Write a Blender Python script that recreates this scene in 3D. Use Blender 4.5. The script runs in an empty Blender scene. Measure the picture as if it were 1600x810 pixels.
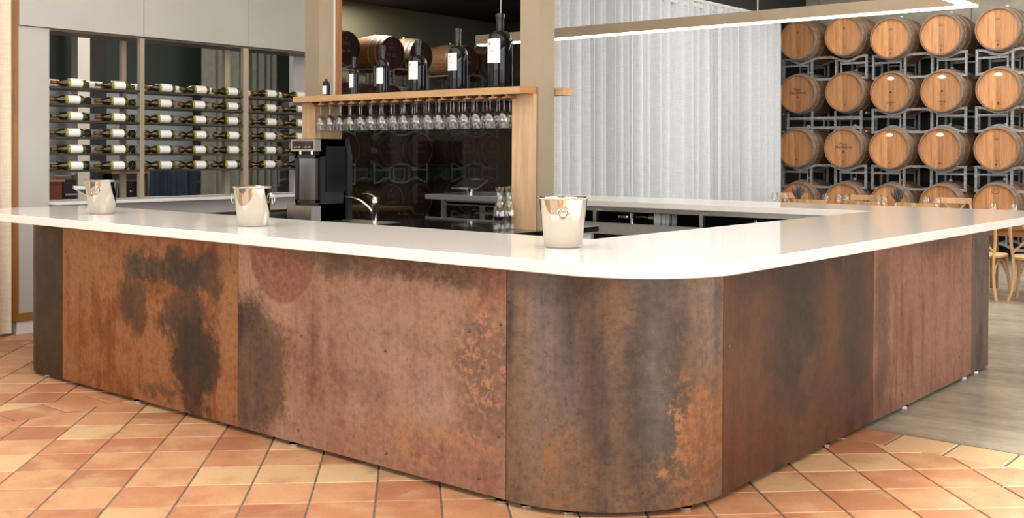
import bpy, bmesh, math, random
from mathutils import Vector, Matrix
random.seed(7)
PI = math.pi
C = bpy.context.scene.collection
S = bpy.context.scene

# ------------------------------------------------------------------ camera
YAW, PITCH, ROLL = 0.696455, -0.0101278, 0.0045676
fw = Vector((-math.sin(YAW)*math.cos(PITCH), math.cos(YAW)*math.cos(PITCH), math.sin(PITCH)))
rt = Vector((math.cos(YAW), math.sin(YAW), 0)); up = rt.cross(fw)
c_, s_ = math.cos(ROLL), math.sin(ROLL)
R_ = c_*rt + s_*up; U_ = -s_*rt + c_*up
cam = bpy.data.cameras.new('camera'); co = bpy.data.objects.new('camera', cam); C.objects.link(co)
co.matrix_world = Matrix(((R_.x, U_.x, -fw.x, 0), (R_.y, U_.y, -fw.y, 0), (R_.z, U_.z, -fw.z, 1.5), (0, 0, 0, 1)))
cam.sensor_width = 36; cam.lens = 1691.718/1600*36
cam.shift_x = 0.00184; cam.shift_y = -0.0932
cam.clip_start = 0.05; cam.clip_end = 200
S.camera = co

# ------------------------------------------------------------------ light
S.view_settings.view_transform = 'Standard'; S.view_settings.look = 'None'
S.view_settings.gamma = 1; S.view_settings.use_curve_mapping = False
S.view_settings.exposure = 1.0
S.cycles.caustics_reflective = False; S.cycles.caustics_refractive = False
W = bpy.data.worlds.new('sky'); S.world = W; W.use_nodes = True
bg = W.node_tree.nodes['Background']; bg.inputs[0].default_value = (0.90, 0.95, 1.0, 1); bg.inputs[1].default_value = 2.75
def area(name, loc, rot, sx, sy, power, col=(1, 1, 1), portal=False):
    l = bpy.data.lights.new(name, 'AREA'); l.shape = 'RECTANGLE'; l.size = sx; l.size_y = sy
    l.energy = power; l.color = col
    if portal: l.cycles.is_portal = True
    o = bpy.data.objects.new(name, l); C.objects.link(o); o.location = loc; o.rotation_euler = rot
    return o
area('front_portal', (-1.5, -4.4, 2.1), (PI/2, 0, 0), 14, 3.8, 1, portal=True)
area('side_portal', (5.9, 6.0, 2.1), (PI/2, 0, PI/2), 18, 3.8, 1, portal=True)

area('overhead_fill', (-3.6, 2.6, 4.36), (0, 0, 0), 8.5, 5.5, 165, (1, .985, .955))  # fill light added overhead to brighten the worktop and floor
area('dining_fill', (-3.2, 13.2, 4.36), (0, 0, 0), 6.5, 5.0, 200, (1, .97, .93))  # second added fill light, brightens the curtain and concrete floor

sl = bpy.data.lights.new('sun', 'SUN'); sl.energy = 7.0; sl.angle = math.radians(3.5); sl.color = (1,.95,.86)
so = bpy.data.objects.new('sun', sl); C.objects.link(so)
so.rotation_euler = Vector((-7.68, 1.5, -3.95)).to_track_quat('-Z', 'Y').to_euler()

# ------------------------------------------------------------------ mesh helpers
class MB:
    def __init__(self, org=(0, 0, 0)):
        self.v = []; self.f = []; self.o = Vector(org)
    def add(self, vs, fs):
        n = len(self.v); self.v += [tuple(Vector(p)-self.o) for p in vs]
        self.f += [tuple(i+n for i in f) for f in fs]; return self
    def box(self, x0, x1, y0, y1, z0, z1):
        return self.add([(x0,y0,z0),(x1,y0,z0),(x1,y1,z0),(x0,y1,z0),(x0,y0,z1),(x1,y0,z1),(x1,y1,z1),(x0,y1,z1)],
                        [(0,3,2,1),(4,5,6,7),(0,1,5,4),(1,2,6,5),(2,3,7,6),(3,0,4,7)])
    def prism(self, pts, z0, z1):
        n = len(pts)
        return self.add([(x,y,z0) for x,y in pts]+[(x,y,z1) for x,y in pts],
                        [tuple(range(n))[::-1], tuple(range(n,2*n))]+[(i,(i+1)%n,n+(i+1)%n,n+i) for i in range(n)])
    def bprism(self, pts, z0, z1, b):
        # prism with a chamfered top edge, convex outline
        cx = sum(p[0] for p in pts)/len(pts); cy = sum(p[1] for p in pts)/len(pts)
        n = len(pts); ins = []
        for x, y in pts:
            d = Vector((x-cx, y-cy)); L = max(d.length, 1e-6); ins.append((x-d.x/L*b*1.4, y-d.y/L*b*1.4))
        vs = [(x,y,z0) for x,y in pts]+[(x,y,z1-b) for x,y in pts]+[(x,y,z1) for x,y in ins]
        fs = [tuple(range(2*n,3*n))]
        for k in (0, 1):
            fs += [(k*n+i, k*n+(i+1)%n, (k+1)*n+(i+1)%n, (k+1)*n+i) for i in range(n)]
        return self.add(vs, fs)
    def lathe(self, prof, seg=24, c=(0,0,0), axis='z', a0=0, caps=True):
        vs = []; fs = []; n = len(prof)
        for i in range(seg):
            a = 2*PI*i/seg+a0; ca, sa = math.cos(a), math.sin(a)
            for r, h in prof:
                p = (r*ca, r*sa, h) if axis == 'z' else ((r*ca, h, -r*sa) if axis == 'y' else (h, r*ca, r*sa))
                vs.append((c[0]+p[0], c[1]+p[1], c[2]+p[2]))
        for i in range(seg):
            j = (i+1) % seg
            for k in range(n-1):
                if prof[k][0] < 1e-6 and prof[k+1][0] < 1e-6: continue
                if prof[k][0] < 1e-6: fs.append((i*n+k, j*n+k+1, i*n+k+1))
                elif prof[k+1][0] < 1e-6: fs.append((i*n+k, j*n+k, i*n+k+1))
                else: fs.append((i*n+k, j*n+k, j*n+k+1, i*n+k+1))
        return self.add(vs, fs)
    def cyl(self, c, r, z0, z1, seg=16):
        return self.lathe([(0,z0),(r,z0),(r,z1),(0,z1)], seg, (c[0],c[1],0))
    def tube(self, pts, r, seg=8, closed=False, rs=None):
        pts = [Vector(p) for p in pts]; n = len(pts); rings = []
        ref = None
        for i, p in enumerate(pts):
            if closed: t = pts[(i+1)%n]-pts[i-1]
            else: t = pts[min(i+1,n-1)]-pts[max(i-1,0)]
            t.normalize()
            if ref is None: ref = Vector((0,0,1)) if abs(t.z) < .9 else Vector((1,0,0))
            a = t.cross(ref); a.normalize(); b = t.cross(a); ref = a.cross(t)
            rr = rs[i] if rs else r
            rings.append([p+a*(rr*math.cos(2*PI*k/seg))+b*(rr*math.sin(2*PI*k/seg)) for k in range(seg)])
        vs = [q for g in rings for q in g]; fs = []
        for i in range(n if closed else n-1):
            j = (i+1) % n
            for k in range(seg):
                l = (k+1) % seg
                fs.append((i*seg+k, i*seg+l, j*seg+l, j*seg+k))
        if not closed: fs += [tuple(range(seg))[::-1], tuple(range((n-1)*seg, n*seg))]
        return self.add(vs, fs)
    def bar(self, a, b, w, h=None, upv=(0,0,1)):
        a = Vector(a); b = Vector(b); t = (b-a).normalized(); h = h or w
        u = Vector(upv)
        if abs(t.dot(u)) > .95: u = Vector((1,0,0))
        s = t.cross(u).normalized()*(w/2); u = s.cross(t).normalized()*(h/2)
        vs = [p+i*s+j*u for p in (a, b) for i, j in ((-1,-1),(1,-1),(1,1),(-1,1))]
        return self.add(vs, [(0,1,2,3),(7,6,5,4),(0,4,5,1),(1,5,6,2),(2,6,7,3),(3,7,4,0)])
    def rail(self, pts, w, h):
        # square section swept along points in an xz plane
        vs = []; fs = []
        for i, p in enumerate(pts):
            p = Vector(p); t = (Vector(pts[min(i+1,len(pts)-1)])-Vector(pts[max(i-1,0)])).normalized()
            u = Vector((-t.z, 0, t.x))
            vs += [p+Vector((0,a*w/2,0))+u*(b*h/2) for a, b in ((-1,-1),(1,-1),(1,1),(-1,1))]
        for i in range(len(pts)-1):
            for k in range(4): fs.append((i*4+k, i*4+(k+1)%4, i*4+4+(k+1)%4, i*4+4+k))
        n = len(pts)*4
        return self.add(vs, fs+[(3,2,1,0),(n-4,n-3,n-2,n-1)])
    def mesh(self, name, m=None, smooth=False, fix=True):
        me = bpy.data.meshes.new(name); me.from_pydata(self.v, [], self.f)
        if fix:
            b = bmesh.new(); b.from_mesh(me); bmesh.ops.recalc_face_normals(b, faces=b.faces); b.to_mesh(me); b.free()
        if smooth:
            me.polygons.foreach_set('use_smooth', [True]*len(me.polygons))
            me.set_sharp_from_angle(angle=math.radians(38))
        if m: me.materials.append(m)
        return me
def obj(name, mb, m=None, parent=None, smooth=False, kind=None, label=None, fix=True):
    me = mb.mesh(name, m, smooth, fix) if isinstance(mb, MB) else mb
    o = bpy.data.objects.new(name, me); C.objects.link(o)
    if parent: o.parent = parent
    if kind: o['kind'] = kind
    if label: o['label'] = label
    return o
def tag(o, label=None, cat=None, group=None):
    if label: o['label'] = label
    if cat: o['category'] = cat
    if group: o['group'] = group
    return o
def thing(name, label, cat, loc=(0,0,0), rz=0, group=None):
    o = bpy.data.objects.new(name, None); C.objects.link(o); o.location = loc; o.rotation_euler = (0,0,rz)
    o.empty_display_size = .1
    return tag(o, label, cat, group)
def one(name, mb, m, label, cat, group=None, smooth=False):
    return tag(obj(name, mb, m, None, smooth), label, cat, group)
def dup(root, loc, rz=None, label=None, group=None, rot=None):
    r = root.copy(); C.objects.link(r); r.location = loc
    if rz is not None: r.rotation_euler = (0,0,rz)
    if rot is not None: r.rotation_euler = rot
    if label: r['label'] = label
    if group: r['group'] = group
    for ch in list(root.children):
        c = ch.copy(); C.objects.link(c); c.parent = r
        for g in ch.children:
            d = g.copy(); C.objects.link(d); d.parent = c
    return r
def text_mesh(body, size, m, extrude=0.0008):
    cu = bpy.data.curves.new('lettering', 'FONT'); cu.body = body; cu.size = size; cu.extrude = extrude
    cu.align_x = 'CENTER'; cu.resolution_u = 2
    o = bpy.data.objects.new('lettering', cu); C.objects.link(o)
    me = bpy.data.meshes.new_from_object(o.evaluated_get(bpy.context.evaluated_depsgraph_get()))
    bpy.data.objects.remove(o); me.name = 'lettering'; me.materials.clear(); me.materials.append(m)
    return me

# ------------------------------------------------------------------ material helpers
def srgb(r, g, b):
    f = lambda c: (c/255/12.92) if c <= 10 else ((c/255+.055)/1.055)**2.4
    return (f(r), f(g), f(b), 1)
class NT:
    def __init__(self, name):
        self.m = bpy.data.materials.new(name); self.m.use_nodes = True
        self.t = self.m.node_tree; self.b = self.t.nodes['Principled BSDF']; self.out = self.t.nodes['Material Output']
    def n(self, typ, **k):
        x = self.t.nodes.new(typ)
        for a, v in k.items(): setattr(x, a, v)
        return x
    def set(self, sock, v):
        if isinstance(v, bpy.types.NodeSocket): self.t.links.new(v, sock)
        elif v is not None: sock.default_value = v
    def coord(self, kind='Object'):
        if not hasattr(self, '_tc'): self._tc = self.n('ShaderNodeTexCoord')
        return self._tc.outputs[kind]
    def map(self, v, scale=(1,1,1), loc=(0,0,0)):
        x = self.n('ShaderNodeMapping'); self.set(x.inputs[0], v); x.inputs['Scale'].default_value = scale
        x.inputs['Location'].default_value = loc
        return x.outputs[0]
    def noise(self, v, scale=5, detail=4, rough=.55, out=0):
        x = self.n('ShaderNodeTexNoise'); self.set(x.inputs['Vector'], v)
        x.inputs['Scale'].default_value = scale; x.inputs['Detail'].default_value = detail; x.inputs['Roughness'].default_value = rough
        return x.outputs[out]
    def math(self, op, a, b=None, c=None, clamp=False):
        x = self.n('ShaderNodeMath', operation=op, use_clamp=clamp)
        self.set(x.inputs[0], a)
        if b is not None: self.set(x.inputs[1], b)
        if c is not None: self.set(x.inputs[2], c)
        return x.outputs[0]
    def vmath(self, op, a, b=None):
        x = self.n('ShaderNodeVectorMath', operation=op); self.set(x.inputs[0], a)
        if b is not None: self.set(x.inputs[1], b)
        return x.outputs['Value'] if op in ('LENGTH', 'DISTANCE', 'DOT_PRODUCT') else x.outputs[0]
    def mix(self, f, a, b, blend='MIX'):
        x = self.n('ShaderNodeMix', data_type='RGBA', blend_type=blend)
        self.set(x.inputs[0], f); self.set(x.inputs[6], a); self.set(x.inputs[7], b)
        return x.outputs[2]
    def ramp(self, f, stops, interp='LINEAR'):
        x = self.n('ShaderNodeValToRGB'); self.set(x.inputs[0], f); e = x.color_ramp; e.interpolation = interp
        while len(e.elements) < len(stops): e.elements.new(.5)
        for el, (p, col) in zip(e.elements, stops): el.position = p; el.color = col
        return x.outputs[0]
    def smooth(self, v, lo, hi, a=0, b=1):
        x = self.n('ShaderNodeMapRange', interpolation_type='SMOOTHSTEP'); self.set(x.inputs[0], v)
        x.inputs[1].default_value = lo; x.inputs[2].default_value = hi; x.inputs[3].default_value = a; x.inputs[4].default_value = b
        return x.outputs[0]
    def bump(self, h, strength=.3, dist=.002):
        x = self.n('ShaderNodeBump'); x.inputs['Strength'].default_value = strength; x.inputs['Distance'].default_value = dist
        self.set(x.inputs['Height'], h); self.set(self.b.inputs['Normal'], x.outputs[0])
    def P(self, col=None, rough=None, metal=None, **k):
        if col is not None: self.set(self.b.inputs['Base Color'], col)
        if rough is not None: self.set(self.b.inputs['Roughness'], rough)
        if metal is not None: self.set(self.b.inputs['Metallic'], metal)
        for a, v in k.items(): self.set(self.b.inputs[a.replace('_', ' ')], v)
        return self.m
def plain(name, col, rough=.5, metal=0, var=.06, scale=8, **k):
    t = NT(name); nz = t.noise(t.coord(), scale, 4)
    dark = tuple(c*(1-var*2) for c in col[:3])+(1,); light = tuple(min(1, c*(1+var)) for c in col[:3])+(1,)
    return t.P(t.ramp(nz, [(.3, dark), (.7, light)]), rough, metal, **k)
def wood(name, dark, light, axis=2, rough=.45, scale=1.0, per_island=False):
    t = NT(name); sc = [22*scale]*3; sc[axis] = 1.6*scale
    v = t.map(t.coord(), tuple(sc)); n1 = t.noise(v, 1.0, 5, .6); n2 = t.noise(v, 5.0, 3, .6)
    f = t.math('ADD', t.math('MULTIPLY', n1, .7), t.math('MULTIPLY', n2, .3))
    col = t.ramp(f, [(.32, dark), (.52, tuple((a+b)/2 for a, b in zip(dark, light))), (.68, light)])
    oi = t.n('ShaderNodeObjectInfo')
    col = t.mix(1, col, t.ramp(oi.outputs['Random'], [(0, (.82,.80,.78,1)), (1, (1.08,1.05,1.02,1))]), 'MULTIPLY')
    if per_island:
        g = t.n('ShaderNodeNewGeometry')
        col = t.mix(1, col, t.ramp(g.outputs['Random Per Island'], [(0, (.78,.74,.70,1)), (.5, (1,1,1,1)), (1, (1.14,1.12,1.08,1))]), 'MULTIPLY')
    t.bump(n1, .15, .001)
    return t.P(col, rough)
M = {}
M['oak'] = wood('oak_wood', srgb(176,144,108), srgb(212,182,146), 2, .45)
M['oak_x'] = wood('oak_board', srgb(176,136,94), srgb(216,182,140), 0, .45)
M['oak_y'] = wood('oak_rail', srgb(160,105,62), srgb(196,142,92), 1, .5)
M['chair_wood'] = wood('bentwood', srgb(176,132,90), srgb(222,184,140), 2, .5)
M['table_wood'] = wood('table_planks', srgb(120,82,50), srgb(176,132,88), 0, .5)
M['brown_wood'] = wood('stained_wood', srgb(92,40,22), srgb(136,66,38), 2, .4)
M['trim_wood'] = wood('door_frame_wood', srgb(126,82,44), srgb(176,124,74), 2, .45)
M['barrel_head'] = wood('barrel_head_oak', srgb(160,108,68), srgb(216,162,112), 2, .55, 1.0, True)
M['barrel_head_aged'] = wood('barrel_head_aged', srgb(134,92,56), srgb(188,138,90), 2, .6, 1.0, True)
M['barrel_head_red'] = wood('barrel_head_wine_stained', srgb(70,30,18), srgb(112,56,34), 2, .6, 1.0, True)
M['barrel_stave'] = wood('barrel_stave_oak', srgb(122,84,52), srgb(178,132,88), 1, .6)
M['quartz'] = plain('white_quartz', (.81,.79,.76), .10, 0, .012, 14)
M['steel'] = plain('stainless_steel', (.62,.60,.57), .28, 1, .05, 20)
M['chrome'] = plain('polished_silver', (.61,.58,.53), .045, 1, .01, 4)
M['galv'] = None
M['taupe'] = plain('taupe_metal', srgb(164,150,129), .42, .3, .03, 3)
M['dark_metal'] = plain('bronze_metal', srgb(92,84,70), .4, .5, .05, 6)
M['shelf_metal'] = plain('rack_shelf_metal', srgb(70,64,52), .35, .6, .05, 6)
M['white_panel'] = plain('pale_grey_laminate', srgb(180,178,174), .5, 0, .02, 2)
M['white_paint'] = plain('white_laminate', srgb(222,222,220), .4, 0, .02, 2)
M['black_stone'] = plain('black_polished_stone', (.012,.012,.012), .05, 0, .4, 9)
M['black'] = plain('black_matt', (.012,.012,.013), .5, 0, .1, 5)
M['black_gloss'] = plain('black_gloss', (.01,.011,.014), .06, 0, .1, 5)
M['dark_core'] = plain('dark_framing', (.03,.028,.026), .8, 0, .1, 5)
M['label_paper'] = plain('label_paper', (.86,.85,.83), .6, 0, .02, 30)
M['label_grey'] = plain('label_print', (.42,.40,.37), .6, 0, .05, 30)
M['gold'] = plain('gold_foil', (.55,.40,.16), .4, .6, .05, 30)
M['ink'] = plain('stencil_ink', (.055,.028,.015), .8, 0, .1, 30)
M['chalk'] = plain('chalk_marks', (.50,.34,.22), .8, 0, .1, 30)
M['capsule'] = plain('bronze_capsule', srgb(156,104,48), .32, .55, .1, 30)
M['cork'] = plain('cork_cap', srgb(196,140,84), .6, 0, .1, 60)
M['red_wine_glass'] = plain('dark_wine_bottle', (.006,.006,.009), .04, 0, .1, 5, Specular_IOR_Level=.32)
M['shade_black'] = plain('black_capsule', (.008,.008,.009), .25, 0, .1, 5)
M['ceiling'] = plain('dark_ceiling', (.035,.036,.034), .8, 0, .1, 2)
M['ceiling_white'] = plain('cream_ceiling', srgb(238,230,216), .8, 0, .01, 1)
M['wall_white'] = plain('cream_wall', srgb(226,216,200), .7, 0, .02, 1)
M['wall_grey'] = plain('grey_wall', srgb(150,152,154), .7, 0, .02, 1)
M['wall_green'] = plain('dark_green_wall', srgb(44,52,46), .5, 0, .04, 1)
M['wall_olive'] = plain('olive_grey_wall', srgb(126,122,102), .8, 0, .04, 1)
M['ground'] = plain('outside_paving', srgb(170,165,155), .9, 0, .05, 1)
M['lavender'] = plain('dried_lavender', srgb(104,98,106), .9, 0, .25, 60)
M['stem'] = plain('dry_stem', srgb(96,92,80), .9, 0, .2, 60)
M['ceramic'] = plain('white_ceramic', (.8,.8,.78), .2, 0, .02, 8)
M['screen'] = plain('tablet_screen', (.05,.055,.075), .1, 0, .05, 4)
M['navy'] = plain('navy_fabric', srgb(40,56,70), .8, 0, .1, 9)
def galv():
    t = NT('galvanised_steel'); a = t.noise(t.coord(), 38, 5, .7)
    col = t.ramp(a, [(.3, srgb(112,114,114)), (.5, srgb(158,160,160)), (.72, srgb(190,192,192))])
    return t.P(col, t.ramp(a, [(.3, (.55,)*3+(1,)), (.7, (.38,)*3+(1,))]), .55)
M['galv'] = galv()
def led():
    t = NT('led_strip'); return t.P((1,1,1,1), .5, 0, Emission_Color=(1,.86,.68,1), Emission_Strength=7)
M['led'] = led()
def thin_glass(name, tint=(1,1,1,1), edge=.85, base=.08):
    t = NT(name); t.t.nodes.remove(t.b)
    tr = t.n('ShaderNodeBsdfTransparent'); tr.inputs[0].default_value = tint
    gl = t.n('ShaderNodeBsdfGlossy'); gl.inputs['Roughness'].default_value = .02
    lw = t.n('ShaderNodeLayerWeight'); lw.inputs[0].default_value = .35
    mx = t.n('ShaderNodeMixShader'); f = t.math('ADD', t.math('MULTIPLY', t.math('POWER', lw.outputs['Facing'], 1.8), edge), base)
    t.set(mx.inputs[0], f); t.set(mx.inputs[1], tr.outputs[0]); t.set(mx.inputs[2], gl.outputs[0]); t.set(t.out.inputs[0], mx.outputs[0])
    return t.m
M['glass'] = thin_glass('clear_glass')
M['dimming_glass'] = thin_glass('dimming_glass', (.60,.61,.61,1), .06, .012)  # tint for the pane added to dim the back room
M['door_glass'] = thin_glass('door_glass', (.75,.82,.88,1), .5)
def bottle_green():
    t = NT('green_wine_bottle')
    sp = t.n('ShaderNodeSeparateXYZ'); t.set(sp.inputs[0], t.coord())
    col = t.ramp(sp.outputs['X'], [(.0, srgb(84,92,40)), (.12, srgb(120,124,54)), (.140, srgb(196,196,96)), (.160, srgb(176,172,70)), (.172, srgb(52,48,18)), (.26, srgb(40,30,12))])
    return t.P(col, .06, 0, Transmission_Weight=.35, IOR=1.45, Coat_Weight=.4, Coat_Roughness=.03)
M['bottle_green'] = bottle_green()
def terracotta():
    t = NT('terracotta_tile'); oi = t.n('ShaderNodeObjectInfo')
    base = t.ramp(oi.outputs['Random'], [(0, srgb(166,112,82)), (.25, srgb(182,126,92)), (.55, srgb(190,138,102)), (.8, srgb(198,152,114)), (1, srgb(204,176,134))])
    g = t.n('ShaderNodeNewGeometry'); p = g.outputs['Position']
    off = t.math('MULTIPLY', oi.outputs['Random'], 37.0)
    v = t.vmath('ADD', p, off)
    n1 = t.noise(v, 5, 4, .5); n2 = t.noise(t.map(v, (1,1,1)), 70, 4, .6)
    col = t.mix(t.smooth(n1, .48, .72, 0, .55), base, srgb(208,174,132))
    col = t.mix(t.smooth(n1, .30, .48, .45, 0), col, srgb(156,100,70))
    col = t.mix(t.smooth(n2, .55, .75, 0, .25), col, srgb(140,84,54))
    t.bump(n2, .12, .001)
    return t.P(col, t.ramp(n2, [(.3, (.36,)*3+(1,)), (.7, (.52,)*3+(1,))]), 0)
M['tile'] = terracotta()
def grout():
    t = NT('grout'); n = t.noise(t.coord(), 60, 4, .7)
    return t.P(t.ramp(n, [(.3, srgb(58,55,52)), (.7, srgb(140,136,130))]), .9)
M['grout'] = grout()
def concrete(name, lo, hi, rough, sc=1.0):
    t = NT(name); v = t.coord(); a = t.noise(v, .9*sc, 6, .62); b = t.noise(v, 14*sc, 5, .65); c = t.noise(t.map(v, (.6,3,1)), 2.2*sc, 5, .6)
    f = t.math('ADD', t.math('ADD', t.math('MULTIPLY', a, .45), t.math('MULTIPLY', b, .2)), t.math('MULTIPLY', c, .35))
    t.bump(b, .08, .002)
    return t.P(t.ramp(f, [(.36, lo), (.5, tuple((x+y)/2 for x, y in zip(lo, hi))), (.64, hi)]), rough)
M['concrete_floor'] = concrete('polished_concrete', srgb(126,119,107), srgb(196,188,172), .26)
M['concrete_wall'] = concrete('board_concrete', srgb(146,138,124), srgb(206,198,180), .8, .8)
def linen(name, a, b):
    t = NT(name); v = t.coord(); n1 = t.noise(t.map(v, (220,220,8)), 1, 3, .6); n2 = t.noise(t.map(v, (8,8,220)), 1, 3, .6)
    f = t.math('ADD', t.math('MULTIPLY', n1, .5), t.math('MULTIPLY', n2, .5))
    return t.P(t.ramp(f, [(.35, a), (.65, b)]), .9, 0, Sheen_Weight=.2)
M['linen'] = linen('grey_linen', srgb(192,195,199), srgb(222,224,228))
M['linen_cream'] = linen('cream_linen', srgb(206,190,166), srgb(232,218,196))
M['linen_dark'] = linen('dark_linen', srgb(108,108,98), srgb(140,139,126))

# rusted steel sheets: every sheet has its own patina, its stains, and the corner's painted sheen, given in metres on the sheet
BAR = Vector((-4.6, 3.6, 0))
def rust(name, cols, axis, stains, streak=.35, rough=(.34,.58), seed=0, metal=.35, fleck=.25, fleck_col=None, tone=.56, sat=.80, zones=()):
    t = NT(name); v = t.coord()
    sv = t.map(v, (1,1,1), (seed*3.1, seed*1.7, seed*.9))
    n1 = t.noise(sv, 1.7, 6, .62)
    n2 = t.noise(t.map(sv, (9,9,.75)), 1.5, 5, .62)
    n3 = t.noise(sv, 42, 5, .7)
    n4 = t.noise(sv, 8, 5, .65)
    f = t.math('ADD', t.math('MULTIPLY', n1, .62-streak*.5), t.math('MULTIPLY', n2, streak))
    f = t.math('ADD', f, t.math('MULTIPLY', n3, .16)); f = t.math('ADD', f, t.math('MULTIPLY', n4, .22-streak*.5+.18))
    col = t.ramp(f, [(.40, cols[0]), (.475, cols[1]), (.53, cols[2]), (.60, cols[3])])
    wob = t.noise(sv, 3.2, 7, .68, out=1)
    wv = t.vmath('MULTIPLY', t.vmath('SUBTRACT', wob, (.5,.5,.5)), (.9,.9,.9))
    for (cx, cz, rx, rz, k, soft, sc, wb) in stains:
        pv = t.vmath('ADD', v, t.vmath('MULTIPLY', wv, (wb,wb,wb)))
        cen = (cx-BAR.x, 0, cz) if axis == 'x' else (0, cx-BAR.y, cz)
        scl = (1/rx, 0, 1/rz) if axis == 'x' else (0, 1/rx, 1/rz)
        d = t.vmath('LENGTH', t.vmath('MULTIPLY', t.vmath('SUBTRACT', pv, cen), scl))
        d = t.math('ADD', d, t.math('MULTIPLY', t.math('SUBTRACT', n3, .5), 0.7*min(1, wb*2)))
        d = t.math('ADD', d, t.math('MULTIPLY', t.math('SUBTRACT', n4, .5), 0.9*min(1, wb*2)))
        m = t.smooth(d, 1-soft, 1+soft*.4, k, 0)
        m = t.math('MULTIPLY', m, t.smooth(t.math('ADD', t.math('MULTIPLY', n4, .5), t.math('MULTIPLY', n2, .5)), .36, .54, .68, 1))
        col = t.mix(m, col, sc)
    n5 = t.noise(sv, 30, 8, .78); n6 = t.noise(t.map(sv, (70,70,4)), 1.0, 4, .6)
    if fleck_col is not None:
        zone = t.smooth(n1, .45, .60, .05, .38)
        for (cx, cz, rx, rz) in zones:
            cen = (cx-BAR.x, 0, cz) if axis == 'x' else (0, cx-BAR.y, cz)
            scl = (1/rx, 0, 1/rz) if axis == 'x' else (0, 1/rx, 1/rz)
            pv = t.vmath('ADD', v, t.vmath('MULTIPLY', wv, (.5,.5,.5)))
            zone = t.math('MAXIMUM', zone, t.smooth(t.vmath('LENGTH', t.vmath('MULTIPLY', t.vmath('SUBTRACT', pv, cen), scl)), .5, 1.1, 1.6, 0))
        fl = t.smooth(t.math('ADD', n5, t.math('MULTIPLY', t.math('SUBTRACT', n4, .5), .5)), .515, .56, 0, 1)
        col = t.mix(t.math('MULTIPLY', t.math('MULTIPLY', fl, zone), fleck, clamp=True), col, fleck_col)
    col = t.mix(t.smooth(n3, .57, .68, 0, .5), col, cols[0])
    col = t.mix(1, col, t.ramp(n6, [(.3, (.91,.90,.89,1)), (.7, (1.07,1.07,1.06,1))]), 'MULTIPLY')
    col = t.mix(1, col, t.ramp(n5, [(.32, (.62,.60,.58,1)), (.5, (1,1,1,1)), (.68, (1.22,1.20,1.18,1))]), 'MULTIPLY')
    hs = t.n('ShaderNodeHueSaturation'); hs.inputs['Saturation'].default_value = sat; hs.inputs['Value'].default_value = tone; t.set(hs.inputs['Color'], col)
    col = hs.outputs[0]
    t.bump(t.math('ADD', n3, t.math('MULTIPLY', n4, .5)), .12, .0015)
    rg = t.ramp(n4, [(.3, (rough[0],)*3+(1,)), (.7, (rough[1],)*3+(1,))])
    return t.P(col, rg, metal)

# ------------------------------------------------------------------ setting
g = obj('ground', MB().box(-40, 40, -60, 60, -.4, -.3), M['ground'], kind='structure')
floor = obj('floor', MB().box(-16, 6, -4.5, 5.80, -.25, -.006), M['grout'], kind='structure')
obj('concrete_slab', MB().box(-8.8, 6, 5.80, 18.6, -.25, 0), M['concrete_floor'], floor)
obj('dark_slab', MB().box(-16, -8.8, 5.80, 18.6, -.25, 0), M['concrete_floor'], floor)

def clip(poly, a, b, c):            # keep a*x+b*y >= c
    out = []
    for i in range(len(poly)):
        p, q = poly[i], poly[(i+1) % len(poly)]
        dp, dq = a*p[0]+b*p[1]-c, a*q[0]+b*q[1]-c
        if dp >= 0: out.append(p)
        if dp*dq < 0:
            t = dp/(dp-dq); out.append((p[0]+(q[0]-p[0])*t, p[1]+(q[1]-p[1])*t))
    return out
def area2(p): return abs(sum(p[i][0]*p[(i+1)%len(p)][1]-p[(i+1)%len(p)][0]*p[i][1] for i in range(len(p))))/2
def seen(x, y):
    d = Vector((x, y, -1.5)); z = d.dot(fw)
    if z < .5: return None
    return (797+1691.7*d.dot(R_)/z, 255.8-1691.7*d.dot(U_)/z, z)
STEP = .3985; G = .008
tiles = []
hs = STEP/2-G*.72
def diamond(cx, cy): return [(cx+hs, cy), (cx, cy+hs), (cx-hs, cy), (cx, cy-hs)]
for i in range(-40, 40):
    for j in range(-40, 40):
        s, d = -2.215+(i+.5)*STEP, 6.60+(j+.5)*STEP
        cx, cy = (s-d)/2, (s+d)/2
        if not (-9.6 < cx < 3.2 and -1.2 < cy < 5.7): continue
        if -6.95 < cx < -2.55 and cy > 3.85: continue
        P0 = diamond(cx, cy)
        if cx > -6.07: P1 = clip(clip(P0, 1, 0, -5.925+.004), 0, -1, -5.515+.004)
        else: P1 = clip(clip(P0, -1, 0, 6.215+.004), 0, -1, -5.79)
        if len(P1) < 3 or area2(P1) < .0015: continue
        tiles.append((P1, abs(area2(P1)-area2(P0)) < 1e-6, cx, cy))
for k in range(-14, 10):
    y0 = 2.843+k*.284
    if -1 < y0 < 5.2: tiles.append(([(-6.208,y0+.007),(-5.934,y0+.007),(-5.934,y0+.277),(-6.208,y0+.277)], False, -6.07, y0+.14))
for k in range(-2, 17):
    x0 = -2.09+k*.292
    if x0 < -2.45: continue
    tiles.append(([(x0+.007,5.524),(x0+.285,5.524),(x0+.285,5.785),(x0+.007,5.785)], False, x0+.14, 5.65))
vis = []; rest = MB()
for P, full, cx, cy in tiles:
    q = seen(cx, cy)
    if q and -60 < q[0] < 1660 and 380 < q[1] < 850: vis.append((q[2], P, full, cx, cy))
    else: rest.bprism(P, -.02, 0, .003)
vis.sort(key=lambda a: a[0])
tile_me = MB().bprism(diamond(0, 0), -.02, 0, .003).mesh('tile', M['tile'])
for z, P, full, cx, cy in vis[:298]:
    me = tile_me if full else MB((cx, cy, 0)).bprism(P, -.02, 0, .003).mesh('tile', M['tile'])
    o = obj('tile', me, None, floor); o.location = (cx, cy, random.uniform(-.0012, .0))
for z, P, full, cx, cy in vis[298:]: rest.bprism(P, -.02, 0, .003)
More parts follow.
